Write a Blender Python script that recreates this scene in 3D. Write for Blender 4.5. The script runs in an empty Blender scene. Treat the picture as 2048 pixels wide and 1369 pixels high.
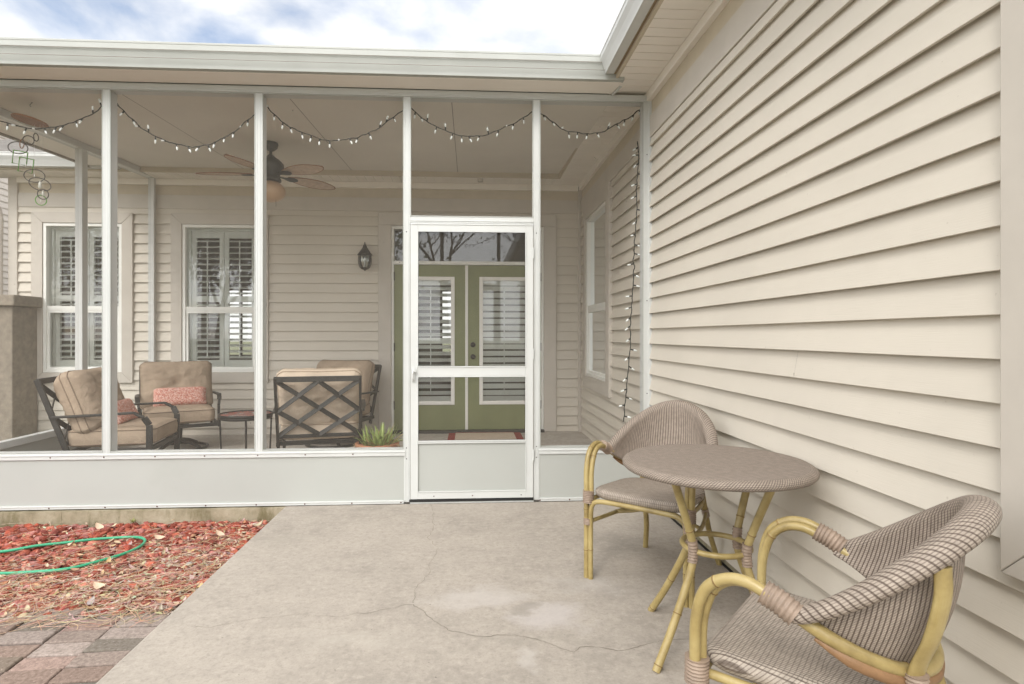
import bpy, bmesh, math, random
from mathutils import Vector, Matrix, noise
PI=math.pi; R=math.radians
random.seed(11)
SC=bpy.context.scene
COL=SC.collection
# ---------------------------------------------------------------- camera model
F=1160.0; PX=1007.0; PY=672.0; CZ=1.235; YAW=math.atan(69/1160.0)
CY,SY=math.cos(YAW),math.sin(YAW)
def B(px,py,x=None,y=None,z=None):
    """world point seen at photo pixel (px,py) on the given plane"""
    u=(px-PX)/F; v=(PY-py)/F
    dx=u*CY+SY; dy=CY-u*SY
    if y is not None: t=y/dy
    elif x is not None: t=x/dx
    else: t=(z-CZ)/v
    return Vector((dx*t,dy*t,CZ+v*t))
cam_d=bpy.data.cameras.new('camera'); cam=bpy.data.objects.new('camera',cam_d); COL.objects.link(cam)
cam.location=(0,0,CZ); cam.rotation_euler=(PI/2,0,-YAW)
cam_d.sensor_width=36; cam_d.lens=36*F/2048.0
cam_d.shift_x=(1024-PX)/2048.0; cam_d.shift_y=-(684.5-PY)/2048.0
cam_d.clip_end=500; cam_d.clip_start=0.05
SC.camera=cam
# ---------------------------------------------------------------- materials
class NT:
    def __init__(s,name):
        s.m=bpy.data.materials.new(name); s.m.use_nodes=True; s.t=s.m.node_tree; s.t.nodes.clear()
        s.out=s.n('ShaderNodeOutputMaterial')
    def n(s,t,**k):
        nd=s.t.nodes.new(t)
        for a,b in k.items(): setattr(nd,a,b)
        return nd
    def l(s,a,b): s.t.links.new(a,b)
    def coord(s,kind='Object',scale=(1,1,1),rot=(0,0,0)):
        tc=s.n('ShaderNodeTexCoord'); mp=s.n('ShaderNodeMapping')
        mp.inputs['Scale'].default_value=scale; mp.inputs['Rotation'].default_value=rot
        s.l(tc.outputs[kind],mp.inputs['Vector']); return mp.outputs[0]
    def noise(s,vec,scale,detail=4,rough=.55,dist=0):
        nd=s.n('ShaderNodeTexNoise'); nd.inputs['Scale'].default_value=scale; nd.inputs['Detail'].default_value=detail
        nd.inputs['Roughness'].default_value=rough; nd.inputs['Distortion'].default_value=dist
        if vec is not None: s.l(vec,nd.inputs['Vector'])
        return nd.outputs['Fac']
    def ramp(s,fac,stops):
        nd=s.n('ShaderNodeValToRGB'); e=nd.color_ramp.elements
        while len(e)<len(stops): e.new(.5)
        for i,(p,c) in enumerate(stops):
            e[i].position=p; e[i].color=(c,c,c,1) if not hasattr(c,'__len__') else (*c,1)
        s.l(fac,nd.inputs[0]); return nd.outputs[0]
    def mix(s,fac,a,b,mode='MIX'):
        nd=s.n('ShaderNodeMix',data_type='RGBA',blend_type=mode)
        for sock,v in ((nd.inputs[0],fac),(nd.inputs[6],a),(nd.inputs[7],b)):
            if isinstance(v,(int,float)): sock.default_value=v if sock is nd.inputs[0] else (v,v,v,1)
            elif isinstance(v,tuple): sock.default_value=(*v[:3],1)
            else: s.l(v,sock)
        return nd.outputs[2]
    def math(s,op,a,b=0):
        nd=s.n('ShaderNodeMath',operation=op)
        for i,v in enumerate((a,b)):
            if isinstance(v,(int,float)): nd.inputs[i].default_value=v
            else: s.l(v,nd.inputs[i])
        return nd.outputs[0]
    def bsdf(s,color,rough=.6,metal=0,spec=.5,bump=None,bs=.3,bd=.002,rsock=None,**k):
        p=s.n('ShaderNodeBsdfPrincipled')
        if isinstance(color,tuple): p.inputs['Base Color'].default_value=(*color,1)
        else: s.l(color,p.inputs['Base Color'])
        p.inputs['Roughness'].default_value=rough; p.inputs['Metallic'].default_value=metal
        p.inputs['Specular IOR Level'].default_value=spec
        if rsock is not None: s.l(rsock,p.inputs['Roughness'])
        for a,b in k.items(): p.inputs[a].default_value=b
        if bump is not None:
            bn=s.n('ShaderNodeBump'); bn.inputs['Strength'].default_value=bs; bn.inputs['Distance'].default_value=bd
            s.l(bump,bn.inputs['Height']); s.l(bn.outputs[0],p.inputs['Normal'])
        s.l(p.outputs[0],s.out.inputs[0]); s.p=p
        return s.m
def simple(name,col,rough=.6,metal=0,var=.08,vs=6,bscale=None,bs=.2,spec=.5,dirt=None):
    t=NT(name); v=t.coord()
    n=t.noise(v,vs,5,.6)
    lo=tuple(c*(1-var) for c in col); hi=tuple(min(1,c*(1+var)) for c in col)
    c=t.ramp(n,[(.3,lo),(.7,hi)])
    if dirt:
        d=t.noise(v,dirt[0],6,.7); dm=t.ramp(d,[(dirt[1],0.),(dirt[1]+.15,1.)])
        c=t.mix(t.math('MULTIPLY',dm,dirt[3]),c,dirt[2])
    b=t.noise(v,bscale,3) if bscale else None
    return t.bsdf(c,rough,metal,spec,b,bs)
M={}
def siding_mat(name,col):
    t=NT(name); v=t.coord(scale=(1,1,1)); n=t.noise(v,1.3,5,.6)
    c=t.ramp(n,[(.3,tuple(x*.95 for x in col)),(.7,tuple(x*1.03 for x in col))])
    g=t.noise(t.coord(scale=(5,5,160)),2.2,4,.6,.4)
    c=t.mix(t.math('MULTIPLY',t.ramp(g,[(.55,0.),(.75,1.)]),.10),c,tuple(x*.75 for x in col))
    sp=t.noise(v,55,2,.5); c=t.mix(t.math('MULTIPLY',t.ramp(sp,[(.73,0.),(.78,1.)]),.25),c,(.25,.2,.15))
    return t.bsdf(c,.55,0,.35,g,.35,.0015)
M['siding']=siding_mat('beige_vinyl_siding',(.60,.555,.48))
M['nsiding']=siding_mat('pale_vinyl_siding',(.80,.73,.67))
M['trim']=simple('beige_trim_paint',(.52,.48,.425),.6,0,.05,4,60,.08)
M['tan']=simple('tan_frieze_paint',(.53,.465,.36),.6,0,.06,5,60,.08)
M['white']=simple('white_aluminium',(.56,.57,.555),.38,0,.035,3,None,0,.5,dirt=(2.2,.62,(.5,.5,.45),.35))
M['gutterw']=simple('white_gutter_metal',(.40,.41,.385),.4,0,.05,2.5,40,.04,.5,dirt=(1.5,.58,(.33,.34,.30),.4))
M['panel']=simple('white_coil_panel',(.40,.41,.385),.42,0,.035,1.2,9,.05,.5,dirt=(1.1,.6,(.37,.38,.35),.5))
M['soffit']=simple('white_vinyl_soffit',(.84,.80,.74),.55,0,.03,3)
M['ceil']=simple('porch_ceiling_panel',(.68,.645,.585),.6,0,.05,1.2,25,.05)
M['vinyl']=simple('white_vinyl_window',(.78,.78,.74),.4,0,.03,4)
M['shut']=simple('white_shutter_paint',(.84,.83,.79),.45,0,.03,4)
M['black']=simple('black_rubber',(.012,.012,.012),.5)
M['dark']=simple('dark_bronze_metal',(.032,.031,.028),.42,.4,.25,12,150,.12)
M['fan']=simple('oil_rubbed_bronze',(.035,.038,.036),.45,.5,.2,10)
M['ring']=simple('grey_iron_ring',(.07,.065,.06),.5,.5,.2,10)
M['seam']=simple('seam_shadow_line',(.28,.26,.23),.8)
M['brown']=simple('brown_gap_shade',(.27,.205,.13),.7,0,.15,6)
M['wood']=simple('red_brown_wood',(.23,.11,.055),.6,0,.2,9)
M['socket']=simple('black_plastic',(.010,.014,.011),.5)
M['bulb']=NT('clear_white_bulb').bsdf((.86,.90,.88),.12,0,.7)
M['screw']=simple('rusty_screw',(.10,.035,.025),.6)
M['terra']=simple('terracotta',(.42,.19,.10),.8,0,.15,12,60,.2)
M['stucco']=simple('taupe_stucco',(.25,.215,.17),.9,0,.22,14,55,.9,dirt=(3,.55,(.17,.15,.12),.5))
M['door']=simple('sage_green_door_paint',(.205,.225,.105),.5,0,.08,4,90,.06)
M['room']=simple('interior_plaster',(.22,.19,.15),.8)
M['roomf']=simple('interior_wood_floor',(.16,.09,.05),.5)
M['globe']=simple('amber_frosted_glass',(.50,.34,.215),.3,0,.06,6)
M['blade']=simple('woven_palm_blade',(.50,.385,.30),.7,0,.15,30,140,.4)
M['rim_blade']=simple('blade_edge_brown',(.22,.11,.06),.6)
M['hose']=simple('green_garden_hose',(.04,.33,.175),.4,0,.12,6)
M['greeng']=simple('green_glass_ring',(.09,.26,.03),.3)
M['clear']=simple('pale_glass_drop',(.62,.62,.56),.2)
M['lantg']=simple('seeded_lantern_glass',(.34,.31,.25),.2)
M['leafg']=simple('foliage_green',(.12,.17,.05),.7,0,.5,2.5)
M['leafd']=simple('foliage_dark',(.035,.06,.02),.7,0,.5,2.5)
M['bark']=simple('tree_bark',(.12,.095,.07),.9,0,.3,6,20,.6)
M['lawn']=simple('lawn_grass',(.12,.125,.065),.95,0,.35,1.5,40,.6)
M['white_wood']=simple('white_painted_wood',(.78,.78,.76),.6)
M['shingle']=simple('grey_roof_shingle',(.16,.15,.14),.9,0,.25,8,30,.5)
M['soil']=simple('bed_soil',(.14,.065,.045),.95,0,.35,9,40,.8)
# aluminium door metal with faint brushed texture shares 'white'
# glass: clear pane with real reflectance of a double pane
t=NT('double_pane_glass'); tr=t.n('ShaderNodeBsdfTransparent'); tr.inputs[0].default_value=(.92,.94,.92,1)
gl=t.n('ShaderNodeBsdfGlossy'); gl.inputs['Roughness'].default_value=.0; gl.inputs[0].default_value=(.95,.98,1,1)
nz=t.noise(t.coord(),1.6,1); bn=t.n('ShaderNodeBump'); bn.inputs['Strength'].default_value=.02; bn.inputs['Distance'].default_value=.02
t.l(nz,bn.inputs['Height']); t.l(bn.outputs[0],gl.inputs['Normal'])
fr=t.n('ShaderNodeFresnel'); fr.inputs[0].default_value=1.68
mx=t.n('ShaderNodeMixShader'); t.l(fr.outputs[0],mx.inputs[0]); t.l(tr.outputs[0],mx.inputs[1]); t.l(gl.outputs[0],mx.inputs[2]); t.l(mx.outputs[0],t.out.inputs[0])
M['glass']=t.m
# insect screen: fine mesh, mostly open
t=NT('insect_screen_mesh'); tr=t.n('ShaderNodeBsdfTransparent'); df=t.n('ShaderNodeBsdfDiffuse')
v=t.coord(); df.inputs[0].default_value=(.33,.30,.26,1)
wa=t.n('ShaderNodeTexWave',wave_type='BANDS',bands_direction='X'); wa.inputs['Scale'].default_value=95; wa.inputs['Distortion'].default_value=.8; t.l(v,wa.inputs['Vector'])
wb=t.n('ShaderNodeTexWave',wave_type='BANDS',bands_direction='Z'); wb.inputs['Scale'].default_value=95; wb.inputs['Distortion'].default_value=.8; t.l(v,wb.inputs['Vector'])
s_=t.math('ADD',wa.outputs['Fac'],wb.outputs['Fac'])
nn=t.noise(v,1.5,4); fac=t.math('ADD',t.math('MULTIPLY',s_,.03),t.math('MULTIPLY',nn,.07)); fac=t.math('ADD',fac,.045)
dust=t.ramp(t.noise(v,34,2,.4),[(.80,0.),(.82,1.)]); fac=t.math('MAXIMUM',fac,t.math('MULTIPLY',dust,.7))
mx=t.n('ShaderNodeMixShader'); t.l(fac,mx.inputs[0]); t.l(tr.outputs[0],mx.inputs[1]); t.l(df.outputs[0],mx.inputs[2]); t.l(mx.outputs[0],t.out.inputs[0])
M['screen']=t.m
# woven wicker, UV in metres
def weave(name,su,sv,du,dv,base=(.335,.28,.232),dk=(.07,.045,.033)):
    t=NT(name); tc=t.n('ShaderNodeTexCoord'); sp=t.n('ShaderNodeSeparateXYZ'); t.l(tc.outputs['UV'],sp.inputs[0])
    def band(o,pitch,w):
        a=t.math('FRACT',t.math('DIVIDE',o,pitch)); a=t.math('ABSOLUTE',t.math('SUBTRACT',a,.5))
        return t.ramp(a,[(max(0,w-.07),1.),(w+.07,0.)]),a
    mu,au=band(sp.outputs[0],su,du); mv,av=band(sp.outputs[1],sv,dv)
    n=t.noise(t.coord('UV',(1,1,1)),38,4,.6); n2=t.noise(t.coord('UV',(3,60,1)),3,3,.6)
    c=t.ramp(n,[(.3,tuple(x*.78 for x in base)),(.7,tuple(x*1.18 for x in base))])
    c=t.mix(t.math('MULTIPLY',n2,.35),c,tuple(x*1.25 for x in base))
    c=t.mix(t.math('MULTIPLY',mv,.42),c,dk)
    c=t.mix(t.math('MULTIPLY',mu,.80),c,dk)
    h=t.math('MULTIPLY',au,-1.0); h=t.math('SUBTRACT',t.math('ADD',mu,t.math('MULTIPLY',mv,.5)),0)
    h=t.math('MULTIPLY',h,-1.0)
    return t.bsdf(c,.6,0,.4,h,.7,.003)
M['weave']=weave('striped_wicker_weave',.0108,.0068,.13,.14)
M['weave_seat']=weave('fine_wicker_weave',.0092,.0115,.12,.10,(.35,.30,.25),(.09,.065,.05))
M['weave_top']=weave('table_wicker_weave',.0075,.016,.13,.10,(.30,.25,.21),(.10,.07,.055))
def bamboo():
    t=NT('yellow_bamboo'); v=t.coord('Object'); n=t.noise(v,7,5,.65); n2=t.noise(t.coord('UV',(40,2,1)),3,4,.6)
    c=t.ramp(n,[(.25,(.17,.12,.045)),(.48,(.34,.26,.105)),(.75,(.46,.37,.17))])
    c=t.mix(t.math('MULTIPLY',t.ramp(n2,[(.5,0.),(.8,1.)]),.5),c,(.30,.20,.05))
    return t.bsdf(c,.33,0,.5,n2,.1,.001)
M['bamboo']=bamboo()
M['node']=simple('bamboo_node_brown',(.20,.125,.04),.6)
M['bind']=simple('leather_binding',(.28,.21,.16),.55,0,.2,30,120,.3)
M['flatb']=simple('brown_rattan_band',(.24,.135,.065),.5,0,.2,20,80,.2)
def fabric(name,col,fs=350,var=.12):
    t=NT(name); v=t.coord(); n=t.noise(v,6,5,.6); f=t.noise(v,fs,2,.7); w=t.noise(v,14,3,.6,1.2)
    c=t.ramp(n,[(.3,tuple(x*(1-var) for x in col)),(.7,tuple(x*(1+var) for x in col))])
    c=t.mix(t.math('MULTIPLY',f,.3),c,tuple(x*.7 for x in col))
    return t.bsdf(c,.92,0,.15,w,.45,.02)
M['cush']=fabric('tan_cushion_fabric',(.39,.305,.225))
M['cush2']=fabric('pale_tan_cushion_fabric',(.60,.49,.38))
M['pip']=simple('cushion_piping',(.23,.17,.12),.9)
t=NT('pink_speckled_fabric'); v=t.coord(); vo=t.n('ShaderNodeTexVoronoi'); vo.inputs['Scale'].default_value=150; t.l(v,vo.inputs['Vector'])
c=t.mix(t.ramp(vo.outputs['Color'],[(.4,0.),(.6,1.)]),(.52,.20,.15),(.70,.47,.40)); c=t.mix(t.ramp(t.noise(v,90,2),[(.62,0.),(.66,1.)]),c,(.25,.09,.08))
M['pink']=t.bsdf(c,.9,0,.1)
# mosaic table top
t=NT('red_white_mosaic'); v=t.coord(); vo=t.n('ShaderNodeTexVoronoi'); vo.inputs['Scale'].default_value=42; t.l(v,vo.inputs['Vector'])
vd=t.n('ShaderNodeTexVoronoi',feature='DISTANCE_TO_EDGE'); vd.inputs['Scale'].default_value=42; t.l(v,vd.inputs['Vector'])
big=t.ramp(t.noise(v,7,1),[(.47,0.),(.5,1.)]); c=t.mix(big,(.62,.60,.56),(.50,.10,.06)); c=t.mix(t.ramp(vd.outputs[0],[(.08,1.),(.14,0.)]),c,(.02,.02,.02))
M['mosaic']=t.bsdf(c,.35)
# doormat
t=NT('woven_doormat'); v=t.coord(); ch=t.n('ShaderNodeTexChecker'); ch.inputs['Scale'].default_value=60; t.l(v,ch.inputs[0])
c=t.mix(ch.outputs[1],(.42,.32,.24),(.60,.50,.40)); M['mat']=t.bsdf(c,.95)
M['matred']=simple('doormat_red_border',(.24,.035,.025),.9)
# concrete
def concrete(name,base,sc=1,stain=None):
    t=NT(name); v=t.coord()
    a=t.noise(v,1.1*sc,6,.62,.3); b=t.noise(v,7*sc,6,.7); g=t.noise(v,95,4,.75); p=t.noise(v,34,4,.65)
    c=t.ramp(a,[(.32,tuple(x*.80 for x in base)),(.5,base),(.68,tuple(min(1,x*1.14) for x in base))])
    c=t.mix(t.math('MULTIPLY',t.ramp(b,[(.42,0.),(.62,1.)]),.55),c,tuple(x*1.22 for x in base))
    c=t.mix(t.math('MULTIPLY',t.ramp(p,[(.52,0.),(.66,1.)]),.42),c,tuple(x*.70 for x in base))
    c=t.mix(t.math('MULTIPLY',t.ramp(p,[(.34,1.),(.46,0.)]),.50),c,tuple(x*1.3 for x in base))
    c=t.mix(t.math('MULTIPLY',t.ramp(g,[(.36,1.),(.5,0.)]),.42),c,tuple(x*.72 for x in base))
    sp=t.noise(v,70,1,.4); c=t.mix(t.math('MULTIPLY',t.ramp(sp,[(.76,0.),(.79,1.)]),.6),c,(.10,.085,.07))
    if stain:   # pale scrubbed patches at fixed places on the slab
        tc=t.n('ShaderNodeTexCoord')
        wn=t.n('ShaderNodeTexNoise'); wn.inputs['Scale'].default_value=4.5; wn.inputs['Detail'].default_value=7; t.l(tc.outputs['Object'],wn.inputs['Vector'])
        wv=t.n('ShaderNodeVectorMath',operation='MULTIPLY_ADD'); t.l(wn.outputs['Color'],wv.inputs[0]); wv.inputs[1].default_value=(.45,.45,0); t.l(tc.outputs['Object'],wv.inputs[2])
        for (cx,cy,rx,ry,col,st) in stain:
            mp=t.n('ShaderNodeVectorMath',operation='SUBTRACT'); t.l(wv.outputs[0],mp.inputs[0]); mp.inputs[1].default_value=(cx+.22,cy+.22,0)
            m2=t.n('ShaderNodeVectorMath',operation='MULTIPLY'); t.l(mp.outputs[0],m2.inputs[0]); m2.inputs[1].default_value=(1/rx,1/ry,0)
            ln=t.n('ShaderNodeVectorMath',operation='LENGTH'); t.l(m2.outputs[0],ln.inputs[0])
            c=t.mix(t.math('MULTIPLY',t.ramp(ln.outputs['Value'],[(.25,1.),(1.,0.)]),st),c,col)
    h=t.math('ADD',t.math('MULTIPLY',g,.6),p)
    return t.bsdf(c,.85,0,.25,h,.3,.002)
def Z0(px,py): q=B(px,py,z=0); return q.x,q.y
st=[]
for (px,py,rx,ry,col,k) in [(960,1195,.30,.12,(.62,.57,.53),.6),(1105,1235,.22,.16,(.62,.57,.55),.6),(1180,1170,.25,.12,(.56,.52,.48),.45),(1060,1325,.06,.08,(.62,.57,.52),.6),(1065,1215,.07,.05,(.30,.27,.23),.5),(720,1275,.35,.12,(.58,.53,.46),.4),(1230,1080,.25,.2,(.34,.31,.27),.35),(1030,1290,.5,.05,(.36,.33,.28),.3),(570,1080,.22,.1,(.44,.40,.34),.4)]:
    x,y=Z0(px,py); st.append((x,y,rx,ry,tuple(q*.76 for q in col),k))
M['conc']=concrete('patio_concrete',(.345,.308,.266),1,st)
M['floor']=concrete('porch_floor_concrete',(.42,.385,.34),.7)
t=NT('mossy_foundation'); v=t.coord(); a=t.noise(v,4,6,.7); b=t.noise(t.coord(scale=(1,1,.35)),9,6,.7)
c=t.ramp(a,[(.3,(.17,.145,.09)),(.5,(.31,.27,.19)),(.7,(.42,.37,.28))]); c=t.mix(t.math('MULTIPLY',t.ramp(b,[(.5,0.),(.68,1.)]),.8),c,(.12,.105,.045))
M['found']=t.bsdf(c,.95,0,.2,t.noise(v,60,4),.6,.005)
def attr_mat(name,rough=.85,bsc=90,bs=.7):
    t=NT(name); a=t.n('ShaderNodeAttribute'); a.attribute_name='Col'; v=t.coord(); n=t.noise(v,bsc,4,.7)
    c=t.mix(t.math('MULTIPLY',t.ramp(n,[(.35,1.),(.6,0.)]),.45),a.outputs['Color'],(.05,.03,.02),'MIX')
    sp=t.noise(v,bsc*1.6,2,.5); c=t.mix(t.math('MULTIPLY',t.ramp(sp,[(.66,0.),(.72,1.)]),.35),c,(.62,.52,.46))
    return t.bsdf(c,rough,0,.2,n,bs,.004)
M['rock']=attr_mat('red_lava_rock'); M['paver']=attr_mat('weathered_paver',.9,70,.5)
t=NT('dry_leaf'); a=t.n('ShaderNodeAttribute'); a.attribute_name='Col'; M['leaf']=t.bsdf(a.outputs['Color'],.8,0,.2)
t=NT('aloe_leaf'); a=t.n('ShaderNodeAttribute'); a.attribute_name='Col'; M['aloe']=t.bsdf(a.outputs['Color'],.5,0,.4)

# ---------------------------------------------------------------- mesh builder
class MB:
    def __init__(s): s.v=[]; s.f=[]; s.mi=[]; s.uv=[]; s.c=[]; s.cur=0; s.col=None; s.sm=[]
    def face(s,idx,uv=None,smooth=False):
        s.f.append(tuple(idx)); s.mi.append(s.cur); s.uv.append(uv); s.c.append(s.col); s.sm.append(smooth)
    def poly(s,pts,uv=None,smooth=False):
        n=len(s.v); s.v+= [tuple(p) for p in pts]; s.face(range(n,n+len(pts)),uv,smooth)
    def box(s,x0,x1,y0,y1,z0,z1,T=None):
        if x0>x1:x0,x1=x1,x0
        if y0>y1:y0,y1=y1,y0
        if z0>z1:z0,z1=z1,z0
        P=[(x,y,z) for z in (z0,z1) for y in (y0,y1) for x in (x0,x1)]
        if T: P=[tuple(T(*p)) for p in P]
        n=len(s.v); s.v+=P
        for q in ((0,2,3,1),(4,5,7,6),(0,1,5,4),(2,6,7,3),(0,4,6,2),(1,3,7,5)): s.face([n+i for i in q])
        return s
    def grid(s,pts,closed_u=False,closed_v=False,uv=None,smooth=True):
        nu=len(pts); nv=len(pts[0]); n=len(s.v)
        for row in pts: s.v+=[tuple(p) for p in row]
        for i in range(nu-(0 if closed_u else 1)):
            for j in range(nv-(0 if closed_v else 1)):
                a,b=i,(i+1)%nu; c,d=j,(j+1)%nv
                U=None
                if uv: U=[uv(i,j),uv(i+1,j),uv(i+1,j+1),uv(i,j+1)]
                s.face([n+a*nv+c,n+b*nv+c,n+b*nv+d,n+a*nv+d],U,smooth)
    def tube(s,path,r,seg=10,closed=False,caps=True,flat=1.0):
        P=[Vector(p) for p in path]; n=len(P)
        rr=r if hasattr(r,'__len__') else [r]*n
        tang=[]
        for i in range(n):
            a=P[(i-1)%n] if (closed or i>0) else P[i]; b=P[(i+1)%n] if (closed or i<n-1) else P[i]
            d=(b-a); tang.append(d.normalized() if d.length>1e-9 else Vector((0,0,1)))
        up=Vector((0,0,1)) if abs(tang[0].z)<.9 else Vector((1,0,0))
        nrm=(up-tang[0]*up.dot(tang[0])).normalized(); rows=[]; L=0; Ls=[]
        for i in range(n):
            nrm=(nrm-tang[i]*nrm.dot(tang[i])); nrm=nrm.normalized() if nrm.length>1e-6 else tang[i].orthogonal().normalized()
            bi=tang[i].cross(nrm)
            rows.append([P[i]+(nrm*math.cos(2*PI*k/seg)+bi*math.sin(2*PI*k/seg)*flat)*rr[i] for k in range(seg)])
            if i: L+=(P[i]-P[i-1]).length
            Ls.append(L)
        Ls.append(L+.01)
        s.grid(rows,closed,True,lambda i,j:(j/seg,Ls[min(i,n)]))
        if caps and not closed:
            for row in (rows[0][::-1],rows[-1]): s.poly(row)
        return s
    def lathe(s,prof,c=(0,0,0),seg=24,smooth=True,uv=None):
        rows=[[Vector((c[0]+r*math.cos(2*PI*k/seg),c[1]+r*math.sin(2*PI*k/seg),c[2]+z)) for k in range(seg)] for r,z in prof]
        s.grid(rows,False,True,uv,smooth); return s
    def bar(s,a,b,w,h,up=(0,0,1)):
        a=Vector(a);b=Vector(b);d=(b-a).normalized(); u=Vector(up); sd=d.cross(u)
        if sd.length<1e-4: sd=d.cross(Vector((0,1,0)))
        sd.normalize(); u=sd.cross(d).normalized()
        P=[p+sd*(i*w/2)+u*(j*h/2) for p in (a,b) for j in (-1,1) for i in (-1,1)]
        n=len(s.v); s.v+=[tuple(p) for p in P]
        for q in ((0,2,3,1),(4,5,7,6),(0,1,5,4),(2,6,7,3),(0,4,6,2),(1,3,7,5)): s.face([n+i for i in q])
        return s
    def build(s,name,mat,parent=None,off=(0,0,0),bevel=0,sub=0):
        me=bpy.data.meshes.new(name)
        o_=Vector(off)
        me.from_pydata([tuple(Vector(p)-o_) for p in s.v],[],s.f)
        mats=mat if isinstance(mat,(list,tuple)) else [mat]
        for m in mats: me.materials.append(M[m] if isinstance(m,str) else m)
        me.polygons.foreach_set('material_index',s.mi)
        me.polygons.foreach_set('use_smooth',s.sm)
        if any(u is not None for u in s.uv):
            L=me.uv_layers.new(name='UVMap'); d=[]
            for f,u in zip(s.f,s.uv):
                for i in range(len(f)): d+= list(u[i]) if u else [0,0]
            L.data.foreach_set('uv',d)
        if any(c is not None for c in s.c):
            A=me.color_attributes.new('Col','FLOAT_COLOR','CORNER'); d=[]
            for f,c in zip(s.f,s.c):
                cc=(*(c or (.5,.5,.5)),1)
                for i in f: d+=cc
            A.data.foreach_set('color',d)
        me.update()
        o=bpy.data.objects.new(name,me); COL.objects.link(o)
        if parent: o.parent=parent
        if bevel:
            b=o.modifiers.new('b','BEVEL'); b.width=bevel; b.segments=2; b.limit_method='ANGLE'; b.angle_limit=R(40)
        if sub:
            b=o.modifiers.new('s','SUBSURF'); b.levels=sub; b.render_levels=sub
        return o
def tag(o,label=None,cat=None,group=None,kind=None):
    if label:o['label']=label
    if cat:o['category']=cat
    if group:o['group']=group
    if kind:o['kind']=kind
    return o
def empty(name,loc=(0,0,0),rz=0):
    o=bpy.data.objects.new(name,None); o.empty_display_size=.1; COL.objects.link(o); o.location=loc; o.rotation_euler=(0,0,rz); return o
def copy_tree(o,parent=None):
    c=o.copy(); COL.objects.link(c); c.parent=parent
    for ch in [q for q in bpy.data.objects if q.parent==o]: copy_tree(ch,c)
    return c
def spline(pts,n=8,closed=False):
    P=[Vector(p) for p in pts]; out=[]; N=len(P)
    rng=range(N if closed else N-1)
    for i in rng:
        p0=P[(i-1)%N] if closed or i>0 else P[0]*2-P[1]; p1=P[i]; p2=P[(i+1)%N]
        p3=P[(i+2)%N] if closed or i<N-2 else P[-1]*2-P[-2]
        for k in range(n):
            t=k/n; out.append(.5*((2*p1)+(-p0+p2)*t+(2*p0-5*p1+4*p2-p3)*t*t+(-p0+3*p1-3*p2+p3)*t**3))
    if not closed: out.append(P[-1])
    return out
# ================================================================ SETTING
YS=4.30   # outer face of the screen wall
YB=7.04   # house back wall
XW=1.38   # house side wall
XL=-3.65  # porch side wall
FZ=.07    # porch floor height
SLX=-1.33 # left edge of patio
g=MB(); g.poly([(-150,-150,-.16),(150,-150,-.16),(150,150,-.16),(-150,150,-.16)])
tag(g.build('ground','lawn'),kind='structure')
# patio slab: dense-ish top with rounded edge
g=MB(); g.box(SLX,XW+.02,-3,YS+.0,-.15,0)
pt=g.build('patio_slab','conc',bevel=.012); tag(pt,kind='structure')
def crack(pts,w,nm='crack'):
    m=MB(); W=[B(px,py,z=0) for px,py in pts]; path=[]
    for a,b in zip(W[:-1],W[1:]):
        k=max(2,int((b-a).length/.012))
        for i in range(k):
            t=i/k; p=a.lerp(b,t); q=noise.noise_vector(p*14)*.016+noise.noise_vector(p*55)*.006; path.append(Vector((p.x+q.x,p.y+q.y,.0012)))
    n=len(path); L=[];Rr=[]
    for i,p in enumerate(path):
        d=(path[min(i+1,n-1)]-path[max(i-1,0)]).normalized(); sd=Vector((-d.y,d.x,0)); ww=w*(.35+1.1*abs(noise.noise(p*9)))
        L.append(p+sd*ww); Rr.append(p-sd*ww)
    for i in range(n-1): m.poly([L[i],L[i+1],Rr[i+1],Rr[i]])
    o=m.build(nm,M['crack'],pt); return o
M['crack']=simple('crack_dirt',(.15,.125,.095),.95)
crack([(862,1008),(868,1050),(857,1075),(876,1098),(860,1130),(858,1150),(828,1180),(830,1210)],.0011)
crack([(830,1210),(850,1225),(865,1240),(900,1262),(960,1275),(1030,1270),(1080,1282),(1146,1305),(1160,1297),(1200,1296),(1240,1304),(1290,1290),(1320,1282),(1375,1280),(1450,1290)],.0016)
crack([(830,1210),(800,1212),(740,1225),(670,1234),(600,1231),(500,1240),(420,1256),(380,1255)],.0010)
# porch floor slab
g=MB(); g.box(XL-.08,XW+.01,YS+.03,YB+.1,-.3,FZ)
tag(g.build('porch_floor','floor'),kind='structure')
g=MB(); 
for i in range(40):
    x0=-3.9+i*(SLX+3.9)/40; x1=-3.9+(i+1)*(SLX+3.9)/40; g.box(x0,x1,YS-.028+random.uniform(-.001,.001),YS+.029,-.3,-.006)
tag(g.build('foundation_edge','found'),kind='structure')
# bed soil
def bedz(x,y):
    k=min(1,max(0,(YS-y)/1.5)); return -.115+.07*k
g=MB(); nx,ny=30,20
rows=[[Vector((-7+i*(SLX+7)/nx,2.6+j*(YS-2.6)/ny,bedz(0,2.6+j*(YS-2.6)/ny)-.012)) for j in range(ny+1)] for i in range(nx+1)]
g.grid(rows); tag(g.build('garden_bed','soil'),kind='structure')
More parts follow.
